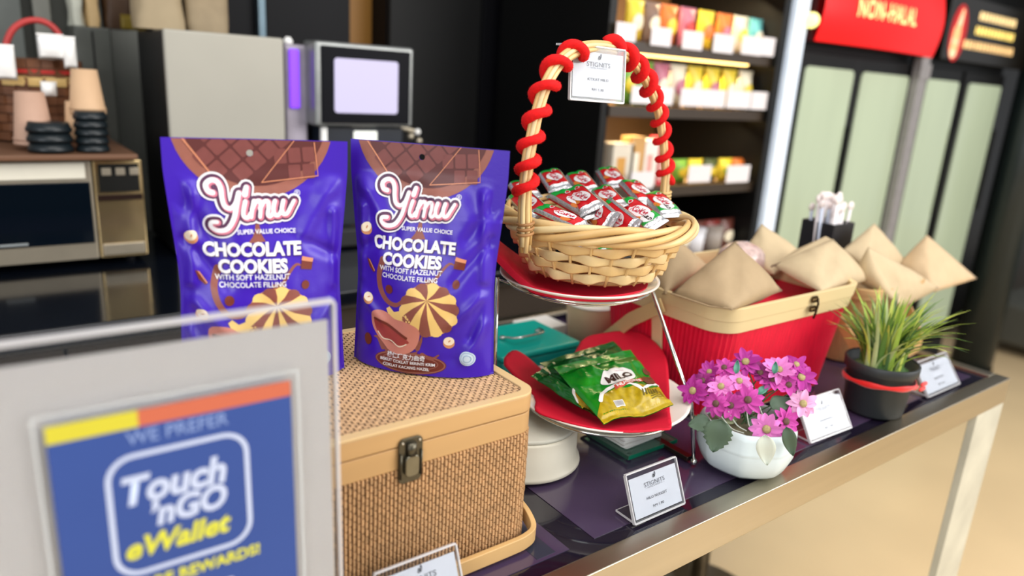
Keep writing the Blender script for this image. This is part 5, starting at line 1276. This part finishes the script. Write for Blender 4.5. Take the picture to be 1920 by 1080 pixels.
la = obj('latch', MB().prism(rr(.017, .011, .004), .002, lambda x, y, z: (lxx+x, yl-z, zl2+.002+y)), mat('dark_brass', (84, 62, 38), .4, metal=.8), t)
obj('latch_plate', MB().prism(rr(.018, .010, .004), .002, lambda x, y, z: (lxx-.001+x, yl-z, zl2-.014+y)), mat('dark_brass', (84, 62, 38)), la)
obj('latch_hook', MB().tube([(lxx+.004, yl-.004, zl2+.004), (lxx+.006, yl-.005, zl2-.006), (lxx+.003, yl-.005, zl2-.020), (lxx+.001, yl-.004, zl2-.030)], .0018, 6), mat('dark_brass2', (60, 42, 26), .4, metal=.8), la, smooth=True)
for dz in (.002, -.014):
    for dx in (-.004, .002): obj('latch_hole', MB().ball((lxx+dx, yl-.0022, zl2+dz), .0016, .0006, .0016, n=8, m=4), mat('latch_pale', (170, 140, 90), .5), la)
# kraft basket on the right
M_kr = mat('kraft_straw', (196, 158, 108), .6, var=.10, vs=200, bump=.4, bs=200, stretch=(1, 1, .06))
kb = dict(x0=1.315, x1=1.545, y0=.632, y1=.790)
tk = taper_basket('kraft_basket', 'natural brown straw basket behind the grass pot, heaped with paper parcels', kb['x0'], kb['x1'], kb['y0'], kb['y1'], .030, .162, .022, .04, M_kr, mat('kraft_band', (206, 168, 116), .5, var=.08), lining=mat('kraft_lining', (180, 150, 110), .7))
kx, ky = (kb['x0']+kb['x1'])/2, (kb['y0']+kb['y1'])/2
hx2 = kb['x1']-kx
hp = spline([(hx2+.004, .03, .130), (hx2+.012, -.03, .10), (hx2+.012, -.065, .055), (hx2+.002, -.088, .030), (hx2-.04, -.098, .024), (0, -.10, .022), (-hx2+.04, -.098, .024), (-hx2-.002, -.088, .030), (-hx2-.012, -.075, .055), (-hx2-.012, -.03, .10), (-hx2-.004, .03, .130)], 5)
obj('folded_handle', MB().tube(hp, .010, 4, ry=.002, upv=(0, 0, 1)), mat('kraft_handle', (204, 160, 100), .45), tk, bevel=.0006)

# ================================================================ PAPER PARCELS
M_kp = mat('kraft_paper', (172, 148, 114), .7, var=.05, vs=30, bump=.5, bs=45)
M_kp2 = mat('kraft_paper_pale', (200, 178, 142), .7, var=.05, vs=30, bump=.5, bs=45)
M_fold = mat('paper_fold_dark', (104, 78, 60), .8, var=.05)
def parcel(label, V4, m_, bulge=.010, seed=0, n=14, flap=None):
    """pillow tetrahedron: apex and three base corners"""
    c_ = sum(V4, Vector())/4; t = thing('paper_parcel', label, 'parcel', tuple(c_), 0, 'paper parcels')
    Q = [p-c_ for p in V4]; mb = MB()
    for tri in ((0, 1, 2), (0, 2, 3), (0, 3, 1), (1, 3, 2)):
        A_, B_, C_ = (Q[i] for i in tri); nn = (B_-A_).cross(C_-A_).normalized(); ce = (A_+B_+C_)/3
        if nn.dot(ce) < 0: nn = -nn; B_, C_ = C_, B_
        idx = {}; V = []; Fc = []
        for i in range(n+1):
            for j in range(n+1-i):
                a, b = i/n, j/n; c2 = 1-a-b; p = A_*c2+B_*a+C_*b
                bl = max(0, 27*a*b*c2); wr = noise.noise(p*28+Vector((seed, 0, 0)))*.0055+noise.noise(p*70+Vector((seed, 5, 0)))*.0020
                edge = min(1, 6*min(a, b, c2)+.15)
                mid = min(a, b, c2)
                p = p+nn*(bulge*bl**.7)+p.normalized()*wr*edge
                idx[i, j] = len(V); V.append(p)
        for i in range(n):
            for j in range(n-i):
                Fc.append((idx[i, j], idx[i+1, j], idx[i, j+1]))
                if i+j < n-1: Fc.append((idx[i+1, j], idx[i+1, j+1], idx[i, j+1]))
        mb.add(V, Fc)
    o = obj('wrapper', mb, m_, t, smooth=True, weld=True)
    # folded corner tips
    for i in (1, 2, 3):
        a = Q[i]; d = (a-sum((Q[k] for k in (1, 2, 3) if k != i), Vector())/2).normalized()
    if flap:
        F0, F1, F2, F3 = [p-c_ for p in flap]
        obj('fold_shadow_line', MB().tube([F0, F0.lerp(F1, .5)+Vector((0, 0, .002)), F1], .0016, 6), M_fold, t)
        obj('flap', MB().add([F0, F1, F2, F3, F0+Vector((0, 0, .0012)), F1+Vector((0, 0, .0012)), F2+Vector((0, 0, .0012)), F3+Vector((0, 0, .0012))], [(3, 2, 1, 0), (4, 5, 6, 7), (0, 1, 5, 4), (1, 2, 6, 5), (2, 3, 7, 6), (3, 0, 4, 7)]), m_, t)
    else:
        pass
        obj('seam_fold', MB().tube([Q[2]+(Q[0]-Q[2])*.02, Q[2]+(Q[1]-Q[2])*.35+Vector((0, 0, -.003)), Q[1]], .0015, 5), m_, t)
    return t
def ry_(x, y, Y): return atY(x, y, Y)
# in the red basket
parcel('kraft paper parcel nearest in the red basket, beside the steel stand', [ry_(1378, 452, .70), ry_(1258, 550, .70), ry_(1372, 582, .606), ry_(1467, 545, .640)], M_kp, .015, 1)
parcel('pale kraft parcel with a dark folded seam, right in the red basket', [ry_(1562, 448, .70), ry_(1446, 497, .72), ry_(1542, 549, .612), ry_(1632, 524, .66)], M_kp2, .015, 4, flap=[ry_(1446, 500, .715), ry_(1563, 452, .70), ry_(1548, 444, .72), ry_(1490, 470, .74)])
parcel('pale kraft parcel with tall peak at the back of the red basket', [ry_(1428, 419, .83), ry_(1380, 500, .83), ry_(1452, 515, .74), ry_(1512, 480, .80)], M_kp2, .013, 7)
parcel('kraft parcel half hidden behind the wicker basket rim', [ry_(1268, 445, .80), ry_(1210, 545, .82), ry_(1248, 552, .72), ry_(1330, 500, .80)], M_kp, .012, 9)
# in the kraft basket
parcel('kraft parcel with brown printed patch at the back of the brown basket', [ry_(1640, 418, .765), ry_(1578, 470, .77), ry_(1640, 520, .71), ry_(1700, 490, .76)], M_kp2, .012, 12)
parcel('kraft parcel overhanging the right edge of the brown basket', [ry_(1738, 440, .74), ry_(1680, 498, .76), ry_(1752, 548, .66), ry_(1832, 522, .68)], mat('kraft_paper_warm', (206, 178, 140), .7, var=.05, vs=30, bump=.5, bs=45), .010, 15)
parcel('long kraft parcel sloping down in front of the brown basket', [ry_(1628, 462, .66), ry_(1596, 520, .68), ry_(1692, 578, .615), ry_(1762, 540, .66)], M_kp2, .020, 18)
# clear wrapped roll behind the nearest parcel
c0 = ry_(1388, 492, .80)
t = thing('wrapped_bun', 'pinkish bun in clear speckled film behind the nearest paper parcel', 'bun', tuple(c0))
mb = MB().ball((0, 0, 0), .056, .04, .040, 28, 16); mb.map(lambda x, y, z: tuple(Vector((x, y, z))*(1+.06*noise.noise(Vector((x, y, z))*60))))
obj('film', mb, mat('speckled_film', (206, 176, 168), .25, var=.30, vs=110, bump=.6, bs=120, coat=.5), t, smooth=True)
obj('film_tail', MB().grid(6, 4, lambda a, b: (.045+.02*b, (a-.5)*.02*(1+b), -.03+.004*math.sin(a*9))), mat('film_white', (236, 230, 232), .3), t, smooth=True)
# ================================================================ FLOWER POT
FC = Vector((.830, .530)); M_wpot = mat('white_glazed_pot', (214, 226, 228), .35, var=.05, vs=20)
t = thing('daisy_pot', 'white faceted pot of purple and pink artificial daisies beside the tag holder', 'potted flowers', (FC.x, FC.y, Z0))
def oct_(r, z, n=8, k=.55):
    r = r*1.07
    P = []
    for i in range(64):
        a = 2*PI*i/64; m_ = 2*PI/n; b = ((a+m_/2) % m_)-m_/2; q = r*math.cos(m_/2)/math.cos(b); P.append(((q*k+r*(1-k)*.985)*math.cos(a+.2), (q*k+r*(1-k)*.985)*math.sin(a+.2)*1.0, z))
    return P
prof = [(.030, .0), (.046, .002), (.056, .010), (.0615, .024), (.0625, .040), (.0622, .0415), (.0630, .0435), (.0622, .0455), (.0615, .062), (.0585, .070), (.0560, .0705), (.0550, .066), (.053, .040)]
mb = MB(); V = []
for r_, z in prof: V += oct_(r_, z)
mb.add(V, [(i*64+k, i*64+(k+1) % 64, (i+1)*64+(k+1) % 64, (i+1)*64+k) for i in range(len(prof)-1) for k in range(64)]+[tuple(range(64))[::-1]])
obj('pot', mb, M_wpot, t, smooth=True)
obj('soil', MB().lathe([(0, .060), (.053, .060), (.053, .055)], 32), mat('foam_soil', (120, 116, 90), .9, var=.2, vs=80), t)
M_l = mat('leaf_grey_green', (84, 104, 84), .55, var=.10, vs=30); M_l2 = mat('leaf_pale', (214, 220, 206), .5, var=.05); M_st = mat('stem_green', (76, 110, 70), .6)
PMs = [mat('petal_%d' % i, c, .6, var=.10, vs=60) for i, c in enumerate(((176, 42, 146), (206, 70, 168), (232, 130, 204), (244, 170, 212), (150, 36, 118)))]
M_eye = mat('flower_eye', (176, 160, 110), .8, var=.3, vs=500); M_eyed = mat('flower_eye_dark', (110, 80, 70), .8, var=.3, vs=400)
def petal_mesh(L_, W_, m_, curl):
    mb = MB().grid(4, 8, lambda a, b: ((a-.5)*W_*(math.sin(PI*min(1, b*.86+.12))**.7)*(1 if b < .97 else .55), b*L_, .10*L_*math.sin(PI*b*.8)+curl*L_*b*b+.05*L_*abs(a-.5)*2*math.sin(PI*b)-.06*L_*(1-abs(a-.5)*2 > .8)))
    return mesh('petal', mb, m_, True)
PMESH = {}
for i in range(5):
    for c_ in (0, 1): PMESH[i, c_] = petal_mesh(.0135, .0070, PMs[i], (-.18, .22)[c_])
EM = mesh('flower_head', MB().ball((0, 0, .0018), .0034, .0034, .0022, 12, 6).lathe([(.0012, -.006), (.0026, -.001), (.0012, .0005)], 8, cap=False), M_eye, True)
EMd = mesh('flower_head', MB().ball((0, 0, .0018), .0034, .0034, .0022, 12, 6).lathe([(.0012, -.006), (.0026, -.001), (.0012, .0005)], 8, cap=False), M_eyed, True)
# px, py, depth offset, colour, size, tilt (screen right, screen up), curl
FL = [(1352, 725, 0, 2, 1.05, (-.1, .35), 0), (1386, 715, .004, 2, 1.0, (.2, .4), 0), (1343, 757, -.006, 1, 1.05, (-.3, .1), 0), (1370, 760, -.008, 1, 1.0, (.0, -.1), 1), (1402, 750, -.008, 1, 1.15, (.1, .1), 0),
      (1300, 733, .006, 0, 1.15, (-.5, .2), 0), (1398, 680, .016, 0, 1.2, (.0, .8), 0), (1358, 690, .014, 1, .9, (-.2, .7), 0), (1331, 698, .016, 0, .9, (-.5, .6), 1), (1460, 695, .010, 2, 1.2, (.2, .9), 1), (1448, 712, .008, 1, 1.05, (.1, .6), 0),
      (1501, 708, .008, 0, 1.2, (.5, .3), 0), (1492, 685, .016, 0, 1.0, (.5, .7), 0), (1478, 722, .004, 1, .95, (.3, .2), 1), (1505, 757, -.010, 3, 1.15, (.3, .1), 0), (1437, 805, -.030, 2, 1.25, (.1, .0), 0), (1472, 790, -.016, 1, 1.1, (.6, -.1), 0), (1425, 700, .014, 4, 1.0, (.1, .7), 1), (1318, 715, .012, 4, .95, (-.4, .5), 0), (1505, 730, .006, 4, .8, (.8, .1), 0)]
random.seed(21)
dbase = (Vector((FC.x, FC.y, Z0+.12))-CAM).dot(fw)
loc0 = Vector((FC.x, FC.y, Z0))
for (x, y, dd, ci, sz, (tx_, ty_), cu) in FL:
    p = atD(x, y, dbase+dd)-loc0
    v = (CAM-(p+loc0)).normalized(); d_ = (v+rt*tx_+up*ty_).normalized()
    h_ = bpy.data.objects.new('flower', EM if ci in (0, 2, 3) else EMd); COL.objects.link(h_); h_.parent = t; ORG[h_] = ORG[t]
    q = d_.to_track_quat('Z', 'Y'); h_.location = p; h_.rotation_mode = 'QUATERNION'; h_.rotation_quaternion = q; h_.scale = (sz*1.36,)*3
    if ci >= 3 or ci == 0: h_['label'] = {0: 'deep purple daisy', 3: 'palest pink daisy', 4: 'dark plum daisy'}[ci]
    npet = random.choice((10, 11, 12)); a0 = random.uniform(0, 1)
    for k in range(npet):
        pe = bpy.data.objects.new('petal', PMESH[ci, cu if random.random() < .8 else 1-cu]); COL.objects.link(pe); pe.parent = h_
        pe.rotation_euler = (random.uniform(-.12, .22), random.uniform(-.2, .2), a0+2*PI*k/npet+random.uniform(-.1, .1)); pe.location = (0, 0, random.uniform(-.0006, .0006))
        pe.scale = (random.uniform(.9, 1.15), random.uniform(.88, 1.1), 1)
    root = Vector((random.uniform(-.02, .02), random.uniform(-.02, .02), .058)); e_ = p-d_*.005
    obj('stem', MB().tube(spline([tuple(root), tuple(root.lerp(e_, .5)+Vector((0, 0, .012))), tuple(e_)], 5), .0010, 5), M_st, t, smooth=True)
def leaf(px, py, dd, L_, W_, dir2, m_, lab=None, serr=0, up_=.3):
    p = atD(px, py, dbase+dd)-loc0; v = (CAM-(p+loc0)).normalized(); dr = (rt*dir2[0]+up*dir2[1]).normalized(); n_ = (v+Vector((0, 0, up_))).normalized(); sd = dr.cross(n_).normalized(); n_ = sd.cross(dr)
    def f(a, b):
        prof_ = math.sin(PI*min(1, b**.75))**.8*(1+serr*math.sin(b*42)*.12); x = (a-.5)*W_*prof_
        return p+dr*(b*L_)+sd*x+n_*(abs(a-.5)*.006-.004*b*b*(L_/.03)+.0015*math.sin(b*6))
    o = obj('leaf', MB().grid(6, 14, f), m_, t, smooth=True, label=lab); s2 = o.modifiers.new('t', 'SOLIDIFY'); s2.thickness = .0005
leaf(1352, 786, -.062, .044, .036, (-.25, -1), M_l, 'large grey green leaf drooping over the pot', 1)
leaf(1332, 792, -.002, .030, .024, (-1, -.1), M_l, None, 1)
leaf(1434, 815, -.066, .040, .024, (.08, -1), M_l2, 'white pointed leaf hanging in front of the pot')
leaf(1474, 800, -.050, .040, .018, (.25, -1), M_l, None, 0)
leaf(1445, 765, 0, .030, .024, (.6, .3), M_l, None, 0); leaf(1415, 770, -.002, .030, .022, (-.4, .5), M_l2, None, 0)
leaf(1400, 790, -.004, .030, .016, (1, -.2), M_l, None); leaf(1380, 788, -.004, .028, .018, (-.6, .2), mat('leaf_olive', (140, 146, 110), .5), None); leaf(1420, 740, .004, .022, .010, (.7, .6), mat('leaf_teal', (90, 150, 130), .5), 'blue green leaf bud')
leaf(1380, 700, .006, .018, .008, (.1, .8), mat('leaf_teal', (90, 150, 130)), None); leaf(1452, 700, .0, .016, .008, (.1, .8), mat('leaf_teal', (90, 150, 130)), None)
for (a, b) in (((1365, 770), (1400, 808)), ((1400, 770), (1410, 805)), ((1420, 750), (1442, 790)), ((1352, 780), (1395, 812))):
    A_ = atD(*a, dbase-.01)-loc0; B_ = atD(*b, dbase-.012)-loc0
    obj('tendril', MB().tube(spline([tuple(A_), tuple(A_.lerp(B_, .5)+Vector((0, 0, -.006))), tuple(B_)], 5), .0008, 5), M_l2, t, smooth=True)

# ================================================================ GRASS POT
GC = Vector((1.188, .530)); M_bp = mat('black_pot', (44, 48, 50), .5, var=.06)
t = thing('grass_pot', 'black plastic pot of artificial grass tied with a red ribbon', 'potted plant', (GC.x, GC.y, Z0))
obj('pot', MB().lathe([(0, 0), (.044, 0), (.046, .003), (.0525, .074), (.055, .075), (.056, .088), (.053, .088), (.050, .076), (.0, .074)], 48), M_bp, t, smooth=True)
obj('pot_rim', MB().lathe([(.0556, .0735), (.0572, .075), (.0578, .088), (.0565, .0895), (.054, .0895)], 48, cap=False), M_bp, t, smooth=True)
M_rib = mat('red_ribbon', (226, 26, 24), .4, var=.08, vs=60, sheen=.3)
rp = []
for k in range(48):
    a = 2*PI*k/48; rp.append((.0555*math.cos(a), .0555*math.sin(a), .056+.004*math.cos(a+2.2)))
obj('ribbon', MB().tube(rp, [.0045+.0012*math.sin(k*.8) for k in range(48)], 6, closed=True, ry=[.0012]*48, upv=(0, 0, 1)), M_rib, t, smooth=True)
kp = atY(1700, 737, GC.y-.02)-Vector((GC.x, GC.y, Z0))
for dx, dz in ((-.018, .002), (.013, .002), (.010, -.006)):
    obj('ribbon_loop', MB().ball((.035+dx, -.046-.006, .053+dz), .012, .003, .004, 12, 6), M_rib, t, smooth=True)
GM = [mat('blade_%d' % i, c, .5, var=.12, vs=40) for i, c in enumerate(((104, 140, 62), (158, 184, 74), (206, 214, 100), (80, 114, 64), (184, 198, 136)))]
random.seed(9)
for i in range(190):
    a = random.uniform(0, 2*PI); r0_ = random.uniform(0, .034); L_ = random.uniform(.085, .140); lean = random.uniform(.05, .70)*(1 if i > 30 else 1.35)
    bias = Vector((.8, -.45, 0))*random.uniform(-.3, .55)
    dr = (Vector((math.cos(a), math.sin(a), 0))*random.uniform(.3, 1)+bias)
    if dr.y > .4: dr.y = .4
    if dr.length > 0: dr.normalize()
    b0 = Vector((r0_*math.cos(a), r0_*math.sin(a), .070)); pts = []; nseg = 8
    for k in range(nseg+1):
        f = k/nseg; th = lean*(f**1.2)*1.25; 
        pts.append(b0+dr*(L_*math.sin(th)*f)+Vector((0, 0, L_*f*math.cos(th*.8))))
    w0 = random.uniform(.0026, .0046); mb = MB(); V = []
    for k, p in enumerate(pts):
        tg = (pts[min(k+1, nseg)]-pts[max(k-1, 0)]).normalized(); sd = tg.cross(dr).normalized() if tg.cross(dr).length > .01 else Vector((dr.y, -dr.x, 0)); tw_ = random.uniform(0, .0) ; n_ = sd.cross(tg)
        w_ = w0*(1-(k/nseg)**2.2)+.0002; V += [p-sd*w_, p+n_*w_*.5, p+sd*w_]
    mb.add(V, [(k*3+j, k*3+j+1, k*3+j+4, k*3+j+3) for k in range(nseg) for j in (0, 1)])
    obj('grass_blade', mb, random.choice(GM[:3]+[GM[1], GM[3], GM[4]]), t, smooth=True)
obj('grass_root', MB().lathe([(0, .090), (.030, .082), (.046, .074)], 24, cap=False), GM[3], t, smooth=True)
